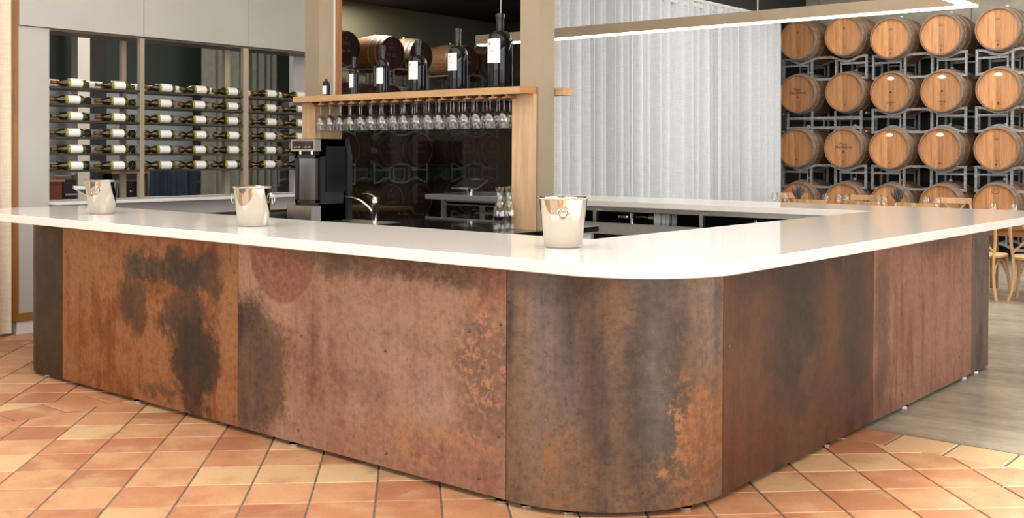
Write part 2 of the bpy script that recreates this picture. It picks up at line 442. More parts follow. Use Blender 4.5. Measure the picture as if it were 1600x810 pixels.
obj('outlying_tile', rest, M['tile'], floor, kind='stuff')

obj('ceiling', MB().box(-9.6, 6.2, -4.6, 10.6, 4.4, 4.55), M['ceiling_white'], kind='structure')
obj('ceiling_barrel_area', MB().box(-16, -9.6, -4.6, 10.6, 4.4, 4.55).box(-16, 6.2, 10.6, 18.6, 4.4, 4.55), M['ceiling'], kind='structure')
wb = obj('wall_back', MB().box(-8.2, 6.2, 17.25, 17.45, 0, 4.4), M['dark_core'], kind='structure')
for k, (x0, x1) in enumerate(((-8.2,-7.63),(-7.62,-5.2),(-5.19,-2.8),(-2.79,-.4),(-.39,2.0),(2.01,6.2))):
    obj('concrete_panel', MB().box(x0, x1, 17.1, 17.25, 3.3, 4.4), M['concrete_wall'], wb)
    obj('shade_panel', MB().box(x0, x1, 17.1, 17.25, 0, 3.29), M['black'], wb)  # lower wall coloured black for the deep shade between the barrels
obj('wall_bulkhead', MB().box(-7.98, -7.86, 6.4, 17.1, 3.68, 4.4), M['ceiling'], kind='structure')  # dark bulkhead over the curtain, added to keep light out behind
obj('wall_barrel_room', MB().box(-16, -15.8, 5, 18.6, 0, 4.4), M['wall_olive'], kind='structure')
obj('wall_barrel_end', MB().box(-16, -8.2, 18.4, 18.6, 0, 4.4), M['wall_olive'], kind='structure')
# wall with windows behind the camera and along the right
wf = obj('wall_front', MB().box(-16, 6.2, -4.6, -4.4, 0, .25).box(-16, 6.2, -4.6, -4.4, 3.95, 4.4).box(-16, -8.2, -4.6, -4.4, .25, 3.95), M['wall_white'], kind='structure')
wr = obj('wall_right', MB().box(6, 6.2, -4.6, 18.6, 0, .25).box(6, 6.2, -4.6, 18.6, 3.95, 4.4).box(6, 6.2, 14.5, 18.6, .25, 3.95), M['wall_white'], kind='structure')
for k in range(7):
    x = -8.2+k*2.28
    obj('mullion', MB().box(x-.16, x+.16, -4.65, -4.35, .25, 3.95), M['wall_white'], wf)
for k in range(7):
    y = -4.4+k*3.1
    obj('mullion', MB().box(5.95, 6.25, y-.2, y+.2, .25, 3.95), M['wall_white'], wr)
one('reflected_cabinet', MB((.6,-3.9,0)).box(-1.4,2.6,-4.2,-3.6,0,2.5), M['brown_wood'], 'unseen wide brown cabinet added for the buckets to reflect', 'cabinet').location = (.6,-3.9,0)  # unseen, added to give the buckets a dark reflection
obj('wall_left', MB().box(-9.6, -9.4, -4.6, 4.12, 0, 4.4), M['wall_white'], kind='structure')

# ------------------------------------------------------------------ bar counter
bar = thing('bar_counter', 'long L-shaped bar clad in rusted brown steel sheets standing on tiled floor', 'bar', BAR)
X1 = -2.284; Y1 = 3.507
def arc(cx, cy, r, a0, a1, n):
    return [(cx+r*math.cos(math.radians(a0+(a1-a0)*i/n)), cy+r*math.sin(math.radians(a0+(a1-a0)*i/n))) for i in range(n+1)]
def sheet(path, th=.004, z0=.024, z1=1.016):
    mb = MB(BAR); n = len(path); inn = []
    for i in range(n):
        a = Vector(path[max(i-1,0)]); b = Vector(path[min(i+1,n-1)]); t = (b-a).normalized(); nn = Vector((-t.y, t.x))
        inn.append((path[i][0]+nn.x*th, path[i][1]+nn.y*th))
    vs = []
    for (x, y), (u, w) in zip(path, inn): vs += [(x,y,z0),(x,y,z1),(u,w,z1),(u,w,z0)]
    fs = []
    for i in range(n-1):
        for k in range(4): fs.append((i*4+k, i*4+(k+1)%4, i*4+4+(k+1)%4, i*4+4+k))
    fs += [(0,1,2,3), (n*4-1,n*4-2,n*4-3,n*4-4)]
    return mb.add(vs, fs)
GREY = srgb(62,52,46); DGREY = srgb(48,42,40); TAN = srgb(190,142,104); ORG = srgb(196,118,60); RED = srgb(178,92,56)
pal_orange = [srgb(98,50,26), srgb(142,78,44), srgb(166,98,60), srgb(190,130,90)]
pal_pink = [srgb(128,74,46), srgb(164,104,72), srgb(182,124,90), srgb(198,146,112)]
pal_grey = [srgb(62,47,43), srgb(98,78,72), srgb(118,96,88), srgb(150,116,86)]
pal_dark = [srgb(50,32,24), srgb(84,54,38), srgb(104,66,46), srgb(130,84,58)]
pal_redb = [srgb(92,54,38), srgb(134,80,56), srgb(152,94,68), srgb(176,122,94)]
pal_end = [srgb(38,26,20), srgb(62,42,30), srgb(78,54,36), srgb(102,72,44)]
sheets = []
def add_sheet(path, mat, axis, bolts, label):
    o = obj('cladding_panel', sheet(path), mat, bar, smooth=True, label=label)
    mb = MB(BAR)
    for h, z in bolts:
        if axis == 'x': mb.lathe([(.009,0),(.008,-.003),(.004,-.005),(0,-.0055)], 8, (h, Y1, z), 'y')
        else: mb.lathe([(.009,0),(.008,.003),(.004,.005),(0,.0055)], 8, (X1, h, z), 'x')
    if bolts: obj('rivet', mb, M['dark_metal'], o, True, kind='stuff')
m_end = rust('rust_end_left', pal_end, 'x', [], .45, (.35,.6), 5, .3, sat=1.1, tone=.26)
add_sheet([(-7.28,6.0)]+[(-7.28,3.9)]+arc(-7.03, 3.757, .25, 180, 270, 8)+[(-6.702,Y1)], m_end, 'x', [], 'dark brown curved end sheet')
m1 = rust('rust_orange', pal_orange, 'x', [(-5.55,.82,.44,.14,.97,.35,GREY,.55), (-5.85,.62,.18,.25,.8,.4,DGREY,.5), (-5.3,.55,.25,.3,.9,.4,GREY,.6), (-5.24,.30,.24,.30,.97,.35,DGREY,.5), (-5.12,.85,.18,.12,.85,.4,GREY,.5), (-5.6,.70,.3,.04,.5,.6,ORG,.5), (-5.6,.13,.25,.06,.6,.6,DGREY,.6), (-4.92,.5,.10,.6,.6,.6,TAN,.4)], .34, (.34,.56), 1, .3, .5, srgb(200,140,60), sat=1.05, tone=.50)
add_sheet([(-6.698,Y1),(-4.828,Y1)], m1, 'x', [(-5.67,.09),(-6.19,.58),(-4.86,.85),(-4.86,.08),(-6.66,.1),(-6.66,.85)], 'orange brown sheet with a large dark grey stain')
m2 = rust('rust_pink', pal_pink, 'x', [(-4.72,.38,.34,.42,.93,.3,srgb(88,62,40),.35), (-4.78,.62,.16,.14,.85,.5,DGREY,.5), (-4.46,1.0,.27,.285,.95,.06,srgb(164,84,48),.05), (-3.5,.985,1.0,.09,.9,.6,srgb(92,58,34),.25), (-4.0,.9,.25,.06,.6,.6,srgb(82,52,36),.5), (-3.05,.55,.28,.40,.75,.6,srgb(132,90,74),.7), (-3.0,.92,.17,.10,.7,.5,RED,.6), (-3.5,.62,.5,.06,.28,.9,srgb(104,72,58),.5), (-3.7,.55,.4,.28,.35,.9,srgb(190,150,124),.6), (-3.6,.10,.9,.16,.6,.7,srgb(182,100,62),.5), (-3.4,.42,.18,.14,.55,.7,srgb(200,164,140),.6)], .26, (.36,.6), 2, .25, .75, srgb(204,132,74), sat=.85, tone=.54, zones=[(-3.12,.62,.26,.36),(-3.4,.22,.4,.14)])
add_sheet([(-4.824,Y1),(-2.950,Y1)], m2, 'x', [(-4.3,.57),(-3.69,.57),(-2.98,.77),(-3.16,.72),(-3.08,.57),(-4.32,.09),(-3.68,.09),(-3.1,.09),(-2.99,.29)], 'pinkish tan sheet with a round reddish mark at top')
m3 = rust('rust_corner', pal_grey, 'x', [(-2.72,.2,.12,.3,.7,.6,srgb(176,128,72),.6), (-2.62,.5,.2,.5,.5,.8,srgb(88,76,74),.4), (-2.78,.55,.10,.7,.6,.8,srgb(150,128,116),.12), (-2.66,.45,.07,.6,.55,.8,srgb(140,122,116),.12), (-2.40,.58,.11,.66,.85,.6,srgb(46,36,34),.12), (-2.56,.55,.06,.6,.4,.8,srgb(62,50,50),.15), (-2.88,.6,.05,.6,.5,.8,srgb(150,114,80),.12), (-2.30,.30,.035,.34,.85,.4,srgb(164,98,46),.4), (-2.75,.95,.3,.08,.6,.7,srgb(70,46,32),.3), (-2.5,.9,.03,.2,.5,.6,srgb(120,70,36),.3)], .5, (.26,.46), 3, .35, .75, srgb(168,112,62), sat=.92, tone=.55, zones=[(-2.75,.2,.12,.22),(-2.31,.25,.05,.3)])  # pale bands paint the curved corner's sheen into the colour
add_sheet([(-2.946,Y1)]+arc(-2.944, 4.167, .66, 270, 360, 24)+[(X1,4.17)], m3, 'x', [], 'dark grey brown curved corner sheet with vertical streaks')
m4 = rust('rust_dark', pal_dark, 'y', [(4.9,.62,.35,.5,.75,.6,srgb(48,36,30),.5), (5.3,.25,.3,.3,.6,.6,srgb(118,70,46),.5), (5.6,.6,.18,.5,.7,.6,srgb(60,42,34),.4), (4.45,.15,.3,.25,.6,.6,srgb(122,66,42),.5), (4.75,.95,.6,.14,.7,.7,srgb(44,34,30),.4), (5.0,.42,.12,.1,.6,.6,srgb(136,88,62),.5)], .42, (.36,.58), 4, .28, .35, srgb(150,90,54), sat=1.08, tone=.42)
add_sheet([(X1,4.174),(X1,5.856)], m4, 'y', [(4.22,.66),(5.81,.87)], 'very dark brown sheet with blackish stains')
m5 = rust('rust_red', pal_redb, 'y', [(6.0,.5,.12,.6,.6,.6,srgb(84,52,38),.4), (6.9,.95,.7,.08,.6,.7,srgb(92,60,44),.3), (7.1,.3,.3,.3,.45,.8,srgb(190,134,104),.5)], .5, (.4,.62), 6, .22, .3, srgb(196,140,104), sat=.98, tone=.56)
add_sheet([(X1,5.860),(X1,7.583)], m5, 'y', [(6.28,.57),(6.31,.1),(7.33,.17)], 'reddish brown sheet with pale vertical streaks')
m6 = rust('rust_end_right', [srgb(62,46,40), srgb(92,68,58), srgb(108,80,70), srgb(132,104,92)], 'y', [(7.75,.2,.1,.2,.6,.6,srgb(58,46,44),.5)], .5, (.4,.62), 7, .22, sat=.95, tone=.5)
add_sheet([(X1,7.587),(X1,7.93)]+arc(-2.534, 7.93, .25, 0, 90, 8)+[(-3.1,8.18)], m6, 'y', [], 'grey brown curved end sheet')
core = MB(BAR)
core.prism([(-7.24,6.0),(-7.24,3.8),(-7.0,3.55),(-2.95,3.55)]+arc(-2.944,4.167,.61,275,355,8)+[(X1-.05,7.95),(-2.5,8.14),(-3.0,8.14),(-3.0,4.36),(-7.0,4.36),(-7.0,6.0)], .06, 1.0)
obj('inner_frame', core, M['dark_core'], bar)
foot_me = MB().lathe([(0,0),(.034,0),(.034,.007),(.010,.012),(.010,.065),(0,.065)], 12).mesh('foot', M['chrome'], True)
for x, y in ((-6.98,3.56),(-5.85,3.545),(-4.39,3.545),(-3.0,3.55),(-2.88,3.57),(-2.33,5.32),(-2.33,6.43),(-2.33,7.54),(-2.33,7.80),(-2.70,3.62),(-2.36,3.98)):
    o = obj('foot', foot_me, None, bar, label='chrome levelling foot'); o.location = Vector((x, y, 0))-BAR
# worktop
ZT = 1.072
outline = [(-8.03,4.38)]+arc(-7.95,3.465,.08,180,270,5)+arc(-2.56,3.885,.50,270,360,20)+arc(-2.14,8.85,.08,0,90,5)+[(-7.83,8.93),(-7.83,8.0),(-3.135,8.0),(-3.135,4.38)]
wt = obj('worktop', MB((-2.6,3.9,1.02)).prism(outline, 1.02, ZT), M['quartz']); wt.location = (-2.6,3.9,1.02)
bm = bmesh.new(); bm.from_mesh(wt.data)
es = [e for e in bm.edges if len(e.link_faces) == 2 and abs(e.calc_face_angle(0)) > 1.2 and abs(e.verts[0].co.z-e.verts[1].co.z) < .001]
bmesh.ops.bevel(bm, geom=es, offset=.003, segments=1, affect='EDGES'); bmesh.ops.triangulate(bm, faces=[f for f in bm.faces if len(f.verts) > 8]); bm.to_mesh(wt.data); bm.free()
tag(wt, 'glossy white stone worktop with a rounded corner running along the bar', 'worktop')

# champagne buckets
def make_bucket():
    t = thing('wine_bucket', '', 'bucket', (0,0,0))
    H = .226
    body = MB().lathe([(0,.003),(.070,.003),(.079,0),(.084,.004),(.086,.010),(.108,.205),(.1095,.218),(.119,.222),(.120,.226),(.117,.228),(.108,.224),(.105,.205),(.083,.012),(0,.010)], 64)
    obj('body', body, M['chrome'], t, True)
    for s in (1, -1):
        k = obj('handle_boss', MB().lathe([(.0,-.004),(.017,-.004),(.015,.006),(.009,.012),(0,.015)], 16, (0,0,0), 'x'), M['chrome'], t, True)
        k.location = (s*.104, 0, .178); k.rotation_euler = (0, 0, 0 if s > 0 else PI)
        ring = MB().tube([(.0, .026*math.sin(a), -.024+.026*math.cos(a)) for a in [2*PI*i/20 for i in range(20)]], .0038, 8, True)
        r = obj('ring_handle', ring, M['chrome'], t, True); r.location = (s*.122, 0, .182); r.rotation_euler = (0, .1*s, 0)
    return t
bk = make_bucket()
bk.location = (-6.86,3.87,ZT); bk.rotation_euler = (0,0,-.87); bk['label'] = 'silver wine bucket with ring handles, standing nearest the bottle rack'; bk['group'] = 'wine buckets on the bar'
dup(bk, (-5.13,3.83,ZT), .62, 'silver wine bucket in the middle of the white worktop', 'wine buckets on the bar')
dup(bk, (-2.97,3.93,ZT), -.93, 'silver wine bucket nearest the rounded worktop corner', 'wine buckets on the bar')
# small angled holder behind the first bucket
t = thing('menu_holder', 'small silver angled holder on the worktop behind the wine bucket', 'holder', (-7.55,4.2,ZT))
obj('base', MB().lathe([(0,0),(.05,0),(.048,.008),(0,.010)], 20).box(-.012,.012,-.012,.012,.008,.09), M['white_paint'], t, True)
pl = obj('tray', MB().box(-.19,.13,-.06,.06,-.005,.005).box(-.19,-.175,-.06,.06,0,.02), M['steel'], t); pl.location = (-.02,0,.10); pl.rotation_euler = (0,.25,0)

# ------------------------------------------------------------------ back counter under-structure (far arm)
uc = thing('under_counter', 'stainless steel bench with black underside fitted beneath the far worktop', 'bench', (-5,8.2,0))
L = (-5,8.2,0)
obj('top_beam', MB(L).box(-7.6,-3.15,8.08,8.14,.975,1.02), M['steel'], uc)
obj('bench_top', MB(L).box(-6.5,-3.2,7.93,8.75,.868,.885), M['black_stone'], uc)
obj('fascia', MB(L).box(-6.5,-3.2,7.88,7.93,.785,.885), M['steel'], uc)
obj('back_board', MB(L).box(-6.55,-3.15,8.76,8.8,.05,1.02), M['black'], uc)
obj('undershelf', MB(L).box(-5.9,-3.2,7.95,8.7,.60,.62), M['steel'], uc)
for x in (-5.72,-4.62,-3.4):
    obj('post', MB(L).box(x-.018,x+.018,8.04,8.08,.885,1.0), M['steel'], uc)
    obj('leg', MB(L).box(x-.02,x+.02,8.0,8.04,0,.79), M['steel'], uc)
fr = thing('till_frame', 'grey steel frame with a shelf under the tablet end of the far worktop', 'frame', (-7.2,8.3,0))
L = (-7.2,8.3,0)
for x in (-7.66,-6.62):
    for y in (8.1,8.7):
        obj('leg', MB(L).box(x-.02,x+.02,y-.02,y+.02,0,1.02), M['steel'], fr)
obj('cross_bar', MB(L).box(-7.64,-6.64,8.08,8.12,.965,1.0), M['steel'], fr)
obj('shelf', MB(L).box(-7.25,-6.64,8.12,8.68,.885,.90), M['steel'], fr)
obj('side_panel', MB(L).box(-6.60,-6.57,8.08,8.72,.3,1.02), M['white_panel'], fr)
# things on the steel bench
tp = thing('mixing_tap', 'small chrome tap fittings lying on the steel bench', 'fittings', (-5.3,8.2,.885))
obj('valve', MB().lathe([(0,-.05),(.03,-.05),(.034,-.02),(.034,.04),(.022,.05),(0,.05)], 14, (-.2,0,.038), 'x').lathe([(0,0),(.02,0),(.02,.075),(0,.075)], 12, (-.12,0,0)), M['chrome'], tp, True)
obj('spout', MB().tube([(-.07,0,.04),(.0,0,.045),(.05,0,.04)], .016, 10), M['chrome'], tp, True)
obj('spring', MB().lathe([(.012,0),(.02,.008),(.012,.016),(.02,.024),(.012,.032),(.02,.04),(.012,.048),(.02,.056),(.012,.064)], 10, (.06,0,.04), 'x'), M['gold'], tp, True)
for a_, b_ in ((.13,.2),(.215,.25),(.26,.28),(.32,.33)): obj('block', MB().box(a_,b_,-.03,.03,0,.08), M['ceramic'], tp)
one('bench_tap', MB().lathe([(0,.885),(.016,.885),(.012,.92),(.012,.965),(0,.965)], 10, (-4.2,8.2,0)).tube([(-4.2,8.2,.96),(-4.1,8.1,.955),(-3.9,8.05,.935)], .012, 8), M['chrome'], 'slim chrome tap at the right end of the steel bench', 'tap', smooth=True)

# tablet till
t = thing('tablet', 'dark tablet tilted on a short chrome stand on the far worktop', 'tablet', (-7.50,8.32,ZT))
obj('stand', MB().lathe([(0,0),(.045,0),(.045,.055),(.03,.066),(0,.066)], 20), M['chrome'], t, True)
scr = MB().box(-.16,.16,-.115,.115,-.006,.006)
b = obj('case', scr, M['steel'], t); b.location = (0,0,.10); b.rotation_euler = (.36,0,.15)
s = obj('screen', MB().box(-.15,.15,-.105,.105,.006,.0075), M['screen'], t); s.location = b.location; s.rotation_euler = b.rotation_euler
cl = obj('clamp', MB().box(-.05,.05,-.122,-.112,-.01,.012).box(-.05,.05,.112,.122,-.01,.012), M['ceramic'], t); cl.location = b.location; cl.rotation_euler = b.rotation_euler

# ------------------------------------------------------------------ columns and the glass rack
def column(x0, x1, y0, y1, label):
    t = thing('column', label, 'column', ((x0+x1)/2,(y0+y1)/2,.944)); L = t.location
    obj('shaft', MB(L).box(x0,x1,y0,y1,.944,4.4), M['taupe'], t)
    return t
cl_ = column(-7.50,-7.315,6.15,6.315, 'taupe metal column at the left end of the glass shelf')
obj('edge_strip', MB(cl_.location).box(-7.335,-7.31,6.315,6.335,.944,4.4), M['white_paint'], cl_)
obj('wood_jamb', MB(cl_.location).box(-7.36,-7.30,6.335,6.40,.944,4.4), M['trim_wood'], cl_, label='light wooden strip down the side')
cr_ = column(-5.045,-4.865,6.145,6.32, 'taupe metal column at the right end of the glass shelf')
L = (-6.2,6.2,1.9)
sh = thing('glass_shelf', 'light oak shelf over the back bar holding bottles above and glasses below', 'shelf', L)
obj('top_board', MB(L).box(-7.30,-5.055,6.0,6.46,1.926,1.977).box(-7.48,-7.30,6.0,6.14,1.926,1.977).box(-5.055,-4.93,6.0,6.14,1.926,1.977).box(-5.055,-4.80,6.335,6.46,1.926,1.977).box(-7.5,-7.30,6.41,6.46,1.926,1.977), M['oak_x'], sh)
obj('end_board', MB(L).box(-4.93,-4.887,6.0,6.14,1.926,1.977), M['oak_y'], sh, label='darker end grain block')
obj('support_panel', MB(L).box(-5.085,-4.885,6.10,6.14,.944,1.926), M['oak'], sh)
obj('support_panel', MB(L).box(-7.475,-7.30,6.10,6.145,.944,1.926).box(-7.31,-7.295,6.145,6.40,.944,1.926), M['oak'], sh)
obj('dimming_pane', MB(L).box(-7.295,-5.09,6.40,6.406,.945,1.925), M['dimming_glass'], sh, label='added tinted pane dimming the barrels behind')  # tinted pane added so the lower barrels look darker
NR = 17; xr0, xr1 = -7.20, -5.14
RX = [xr0+(xr1-xr0)*i/(NR-1) for i in range(NR)]
PITCHX = RX[1]-RX[0]
rail_me = MB().box(-.012,.012,0,.34,.004,.022).box(-.036,.036,0,.34,-.004,.005).mesh('glass_rail', M['oak_y'])
for i in range(NR+1):
    o = obj('glass_rail', rail_me, None, sh); o.location = Vector((xr0+PITCHX*(i-.5),6.02,1.904))-Vector(L)
def wine_glass(label, cat, grp, kind='hang'):
    t = thing('wine_glass', label, cat, (0,0,0), 0, grp)
    obj('bowl', MB().lathe([(.004,.085),(.018,.092),(.034,.108),(.042,.132),(.0425,.155),(.038,.185),(.034,.205),(.0328,.2045),(.037,.184),(.0413,.155),(.041,.133),(.033,.110),(.016,.0945),(0,.089)], 20), M['glass'], t, True)
    obj('stem', MB().lathe([(0,.0885),(.0055,.086),(.0040,.07),(.0035,.03),(.006,.006),(.033,.002),(.033,0),(0,0)], 14), M['glass'], t, True)
    return t
ordn = ['first','second','third','fourth','fifth','sixth','seventh','eighth','ninth','tenth','eleventh','twelfth','thirteenth','fourteenth','fifteenth','sixteenth','seventeenth','eighteenth']
wg = wine_glass('x', 'glass', 'wine glasses hanging under the oak shelf'); wg.scale = (1.15,1.15,1.06)
first = True
for i in range(NR):
    for j, dep in enumerate(('front', 'middle', 'back')):
        loc = (RX[i]+random.uniform(-.006,.006), 6.075+j*.105+random.uniform(-.006,.006), 1.9005)
        lab = f'wine glass hanging upside down in the {ordn[i]} slot from the left, {dep} row'
        if first: wg.location = loc; wg.rotation_euler = (PI,0,0); wg['label'] = lab; first = False
        else: dup(wg, loc, label=lab, rot=(PI,0,random.uniform(0,6)))
# display bottles on the shelf
def red_bottle(x, y, r, h, rn, hn, hs_, lw, lh, lz, label, cap='black', name='wine_bottle'):
    t = thing(name, label, 'bottle', (x,y,1.977), 0, 'display bottles on the oak shelf')
    prof = [(0,.004),(r*.8,.0),(r*.98,.004),(r,.012),(r,hs_)]
    n = 8
    for i in range(1, n+1):
        a = i/n; prof.append((rn+(r-rn)*(math.cos(PI/2*a)**.9), hs_+(hn-hs_)*math.sin(PI/2*a)**.95))
    prof += [(rn,h-.035),(rn*1.18,h-.034),(rn*1.18,h-.008),(rn*1.05,h),(0,h)]
    obj('glass', MB().lathe(prof, 32), M['red_wine_glass'], t, True)
    obj('capsule', MB().lathe([(rn*1.05,hn+.02),(rn*1.06,h-.036),(rn*1.22,h-.035),(rn*1.22,h-.006),(rn*1.08,h+.001),(0,h+.001)], 20), M['cork'] if cap == 'cork' else M['shade_black'], t, True, label='cork coloured cap' if cap == 'cork' else None)
    half = lw/(2*r); mb = MB(); k = 12; vs = []; fs = []
    for i in range(k+1):
        a = -PI/2-half+2*half*i/k
        vs += [(r*1.006*math.cos(a), r*1.006*math.sin(a), lz), (r*1.006*math.cos(a), r*1.006*math.sin(a), lz+lh)]
    fs = [(2*i,2*i+2,2*i+3,2*i+1) for i in range(k)]
    lb = obj('paper_label', mb.add(vs, fs), M['label_paper'], t, True, fix=False)
    em = MB(); rr = r*1.012
    def patch(a0, a1, z0, z1):
        em.add([(rr*math.cos(a), rr*math.sin(a), z) for z in (z0, z1) for a in (a0, (a0+a1)/2, a1)], [(0,1,4,3),(1,2,5,4)])
    for q in range(5): patch(-PI/2-half*.35+half*.14*q, -PI/2-half*.35+half*.14*q+half*.09, lz+lh*.46, lz+lh*.51)
    patch(-PI/2-half*.08, -PI/2+half*.06, lz+lh*.36, lz+lh*.39)
    obj('print', em, M['label_grey'], lb, fix=False)
    d = MB(); a = -PI/2-half*.32
    d.lathe([(lw*.085,0),(0,.0005)], 12, (0,0,0), 'y')
    g_ = obj('emblem', d, M['gold'], lb); g_.location = (rr*math.cos(a), rr*math.sin(a), lz+lh*.80); g_.rotation_euler = (0,0,a+PI/2)
    return t
red_bottle(-7.18,6.12,.032,.188,.0115,.130,.095,.052,.07,.018,'tiny red wine bottle with a cork coloured cap, leftmost on the oak shelf','cork')
red_bottle(-6.885,6.17,.040,.325,.014,.235,.19,.06,.115,.065,'standard red wine bottle beside the tiny one on the oak shelf')
red_bottle(-6.53,6.17,.052,.40,.0175,.29,.225,.082,.13,.085,'red wine magnum, third bottle from the left on the oak shelf')
red_bottle(-6.145,6.19,.074,.42,.022,.30,.225,.112,.145,.105,'broad short necked red wine bottle, fourth from the left on the shelf')
red_bottle(-5.72,6.20,.078,.485,.023,.35,.275,.100,.135,.155,'tall red wine bottle second from the right column on the shelf')
red_bottle(-5.305,6.22,.096,.570,.028,.44,.350,.135,.180,.195,'largest red wine bottle, rightmost on the oak shelf')

# black bench below
L = (-6.2,6.1,0)
bb = thing('back_bar_bench', 'low cupboard bench with white sides carrying the black stone top', 'bench', L)
obj('carcass', MB(L).box(-7.55,-4.80,5.52,6.70,.1,.905), M['white_paint'], bb)
obj('plinth', MB(L).box(-7.5,-4.85,5.58,6.64,0,.1), M['black'], bb)
for k in range(5):
    x0 = -7.54+k*.546
    d = obj('door', MB(L).box(x0+.004,x0+.542,5.498,5.52,.12,.895), M['black'], bb)
    obj('handle', MB(L).box(x0+.2,x0+.34,5.484,5.498,.84,.852), M['steel'], d)
one('black_stone_top', MB((-6.2,6.1,.905)).box(-7.6,-4.755,5.45,6.74,.905,.944), M['black_stone'], 'polished black stone benchtop under the hanging glasses', 'worktop').location = (-6.2,6.1,.905)

# tap and sink
t = thing('sink_tap', 'chrome mixer tap with a curved spout beside the wine dispenser', 'tap', (-6.31,5.88,.944))
obj('body', MB().lathe([(0,0),(.030,0),(.030,.008),(.024,.012),(.023,.15),(.028,.155),(.028,.185),(.020,.20),(0,.203)], 20), M['chrome'], t, True)
obj('spout', MB().tube([(0,0,.06),(-.06,-.012,.12),(-.13,-.025,.165),(-.21,-.04,.188),(-.28,-.05,.196),(-.315,-.055,.195),(-.318,-.055,.17)], .012, 10, rs=[.016,.015,.014,.013,.012,.014,.015]), M['chrome'], t, True)
obj('lever', MB().tube([(0,0,.195),(-.03,-.003,.215),(-.08,-.01,.224),(-.125,-.018,.222)], .008, 8, rs=[.012,.010,.007,.006]), M['chrome'], t, True)
one('sink_bowl', MB((-6.6,5.75,.94)).box(-6.95,-6.15,5.60,6.0,.9442,.9472).box(-6.75,-6.65,5.68,5.76,.9472,.972), M['steel'], 'flat stainless sink rim set in the black benchtop', 'sink').location = (-6.6,5.75,.94)

# decanters
def decanter():
    t = thing('carafe', 'clear glass carafe with a flared neck standing left of the oak panel', 'carafe', (0,0,0), 0, 'glass carafes at the end of the black benchtop')
    obj('glass', MB().lathe([(0,.006),(.044,.004),(.048,0),(.05,.01),(.049,.10),(.046,.155),(.030,.195),(.020,.225),(.022,.265),(.033,.31),(.0315,.31),(.0205,.266),(.0185,.225),(.028,.195),(.044,.155),(.047,.10),(.046,.022),(0,.016)], 24), M['glass'], t, True)
    return t
dc = decanter(); dc.location = (-5.03,5.90,.944)
dup(dc, (-5.03,6.005,.944), 0, 'clear glass carafe half hidden behind the front carafe')
dup(dc, (-5.145,6.20,.944), 0, 'clear glass carafe mostly hidden behind the oak panel')

# wine dispenser
L = Vector((-6.78,5.72,.944))
wd = thing('wine_dispenser', 'black wine dispenser with a glass door and steel control panel', 'dispenser', L)
x0, x1, y0, y1 = -6.92, -6.60, 5.58, 5.83
zb = .944
cab = MB(L)
cab.box(x0,x1,y1-.02,y1,zb+.01,zb+.66)                 # back
cab.box(x0,x0+.035,y0,y1,zb+.01,zb+.66)                # left wall
cab.box(x1-.03,x1,y0,y1,zb+.01,zb+.66)                 # right wall
cab.box(x0,x1,y0,y1,zb+.52,zb+.66).box(x0,x1,y0,y1,zb+.01,zb+.145)
obj('cabinet', cab, M['black'], wd)
obj('side_panel', MB(L).box(x1,x1+.012,y0+.04,y1-.01,zb+.24,zb+.60), M['black_gloss'], wd)
obj('rear_hood', MB(L).add([(x1-.03,y1,zb+.01),(x1+.03,y1,zb+.01),(x1+.03,y1,zb+.52),(x1-.01,y1,zb+.66),(x1-.03,y1,zb+.66),(x1-.03,y1+.045,zb+.01),(x1+.03,y1+.045,zb+.01),(x1+.03,y1+.045,zb+.52),(x1-.01,y1+.045,zb+.66),(x1-.03,y1+.045,zb+.66)],
    [(0,1,2,3,4),(9,8,7,6,5),(0,5,6,1),(1,6,7,2),(2,7,8,3),(3,8,9,4),(4,9,5,0)]), M['black'], wd)
dr = obj('door', MB(L).box(x0+.02,x0+.05,y0-.02,y0,zb+.15,zb+.53).box(x1-.05,x1-.02,y0-.02,y0,zb+.15,zb+.53).box(x0+.02,x1-.02,y0-.02,y0,zb+.15,zb+.175).box(x0+.02,x1-.02,y0-.02,y0,zb+.505,zb+.53), M['black_gloss'], wd)
obj('pane', MB(L).box(x0+.05,x1-.05,y0-.012,y0-.008,zb+.175,zb+.505), M['door_glass'], dr)
obj('interior', MB(L).box(x0+.036,x1-.031,y1-.03,y1-.02,zb+.146,zb+.52), M['wall_grey'], wd)
cp = obj('control_panel', MB(L).box(x0+.015,x1-.005,y0-.06,y0,zb+.56,zb+.655), M['steel'], wd, label='stainless control panel')
obj('display', MB(L).box(x0+.035,x1-.025,y0-.0615,y0-.06,zb+.575,zb+.642), M['black_gloss'], cp)
dg = MB(L)
for k, xx in enumerate((.06,.08,.105,.125,.18,.20,.225,.245)): dg.box(x0+xx,x0+xx+.010,y0-.0625,y0-.0615,zb+.588,zb+.594+.004*(k%2))
obj('indicator', dg, M['label_paper'], cp, kind='stuff')
obj('nozzle', MB(L).lathe([(0,zb+.535),(.011,zb+.535),(.011,zb+.56),(0,zb+.56)], 10, (x0+.10,y0-.03,0)), M['chrome'], wd, True)
obj('nozzle', MB(L).lathe([(0,zb+.535),(.011,zb+.535),(.011,zb+.56),(0,zb+.56)], 10, (x0+.24,y0-.03,0)), M['chrome'], wd, True)
obj('drip_tray', MB(L).box(x0+.02,x1-.005,y0-.10,y0,zb+.012,zb+.13), M['steel'], wd)
il = bpy.data.lights.new('dispenser_lamp', 'AREA'); il.shape = 'RECTANGLE'; il.size = .2; il.size_y = .12; il.energy = .9
io = bpy.data.objects.new('dispenser_lamp', il); C.objects.link(io); io.location = ((x0+x1)/2, y0+.10, zb+.515)
for q in ((x0+.04,y0-.08),(x1-.05,y0-.08),(x0+.03,y1-.03),(x1-.03,y1-.03)):
    obj('foot', MB(L).cyl(q, .012, zb, zb+.012, 10), M['black'], wd)
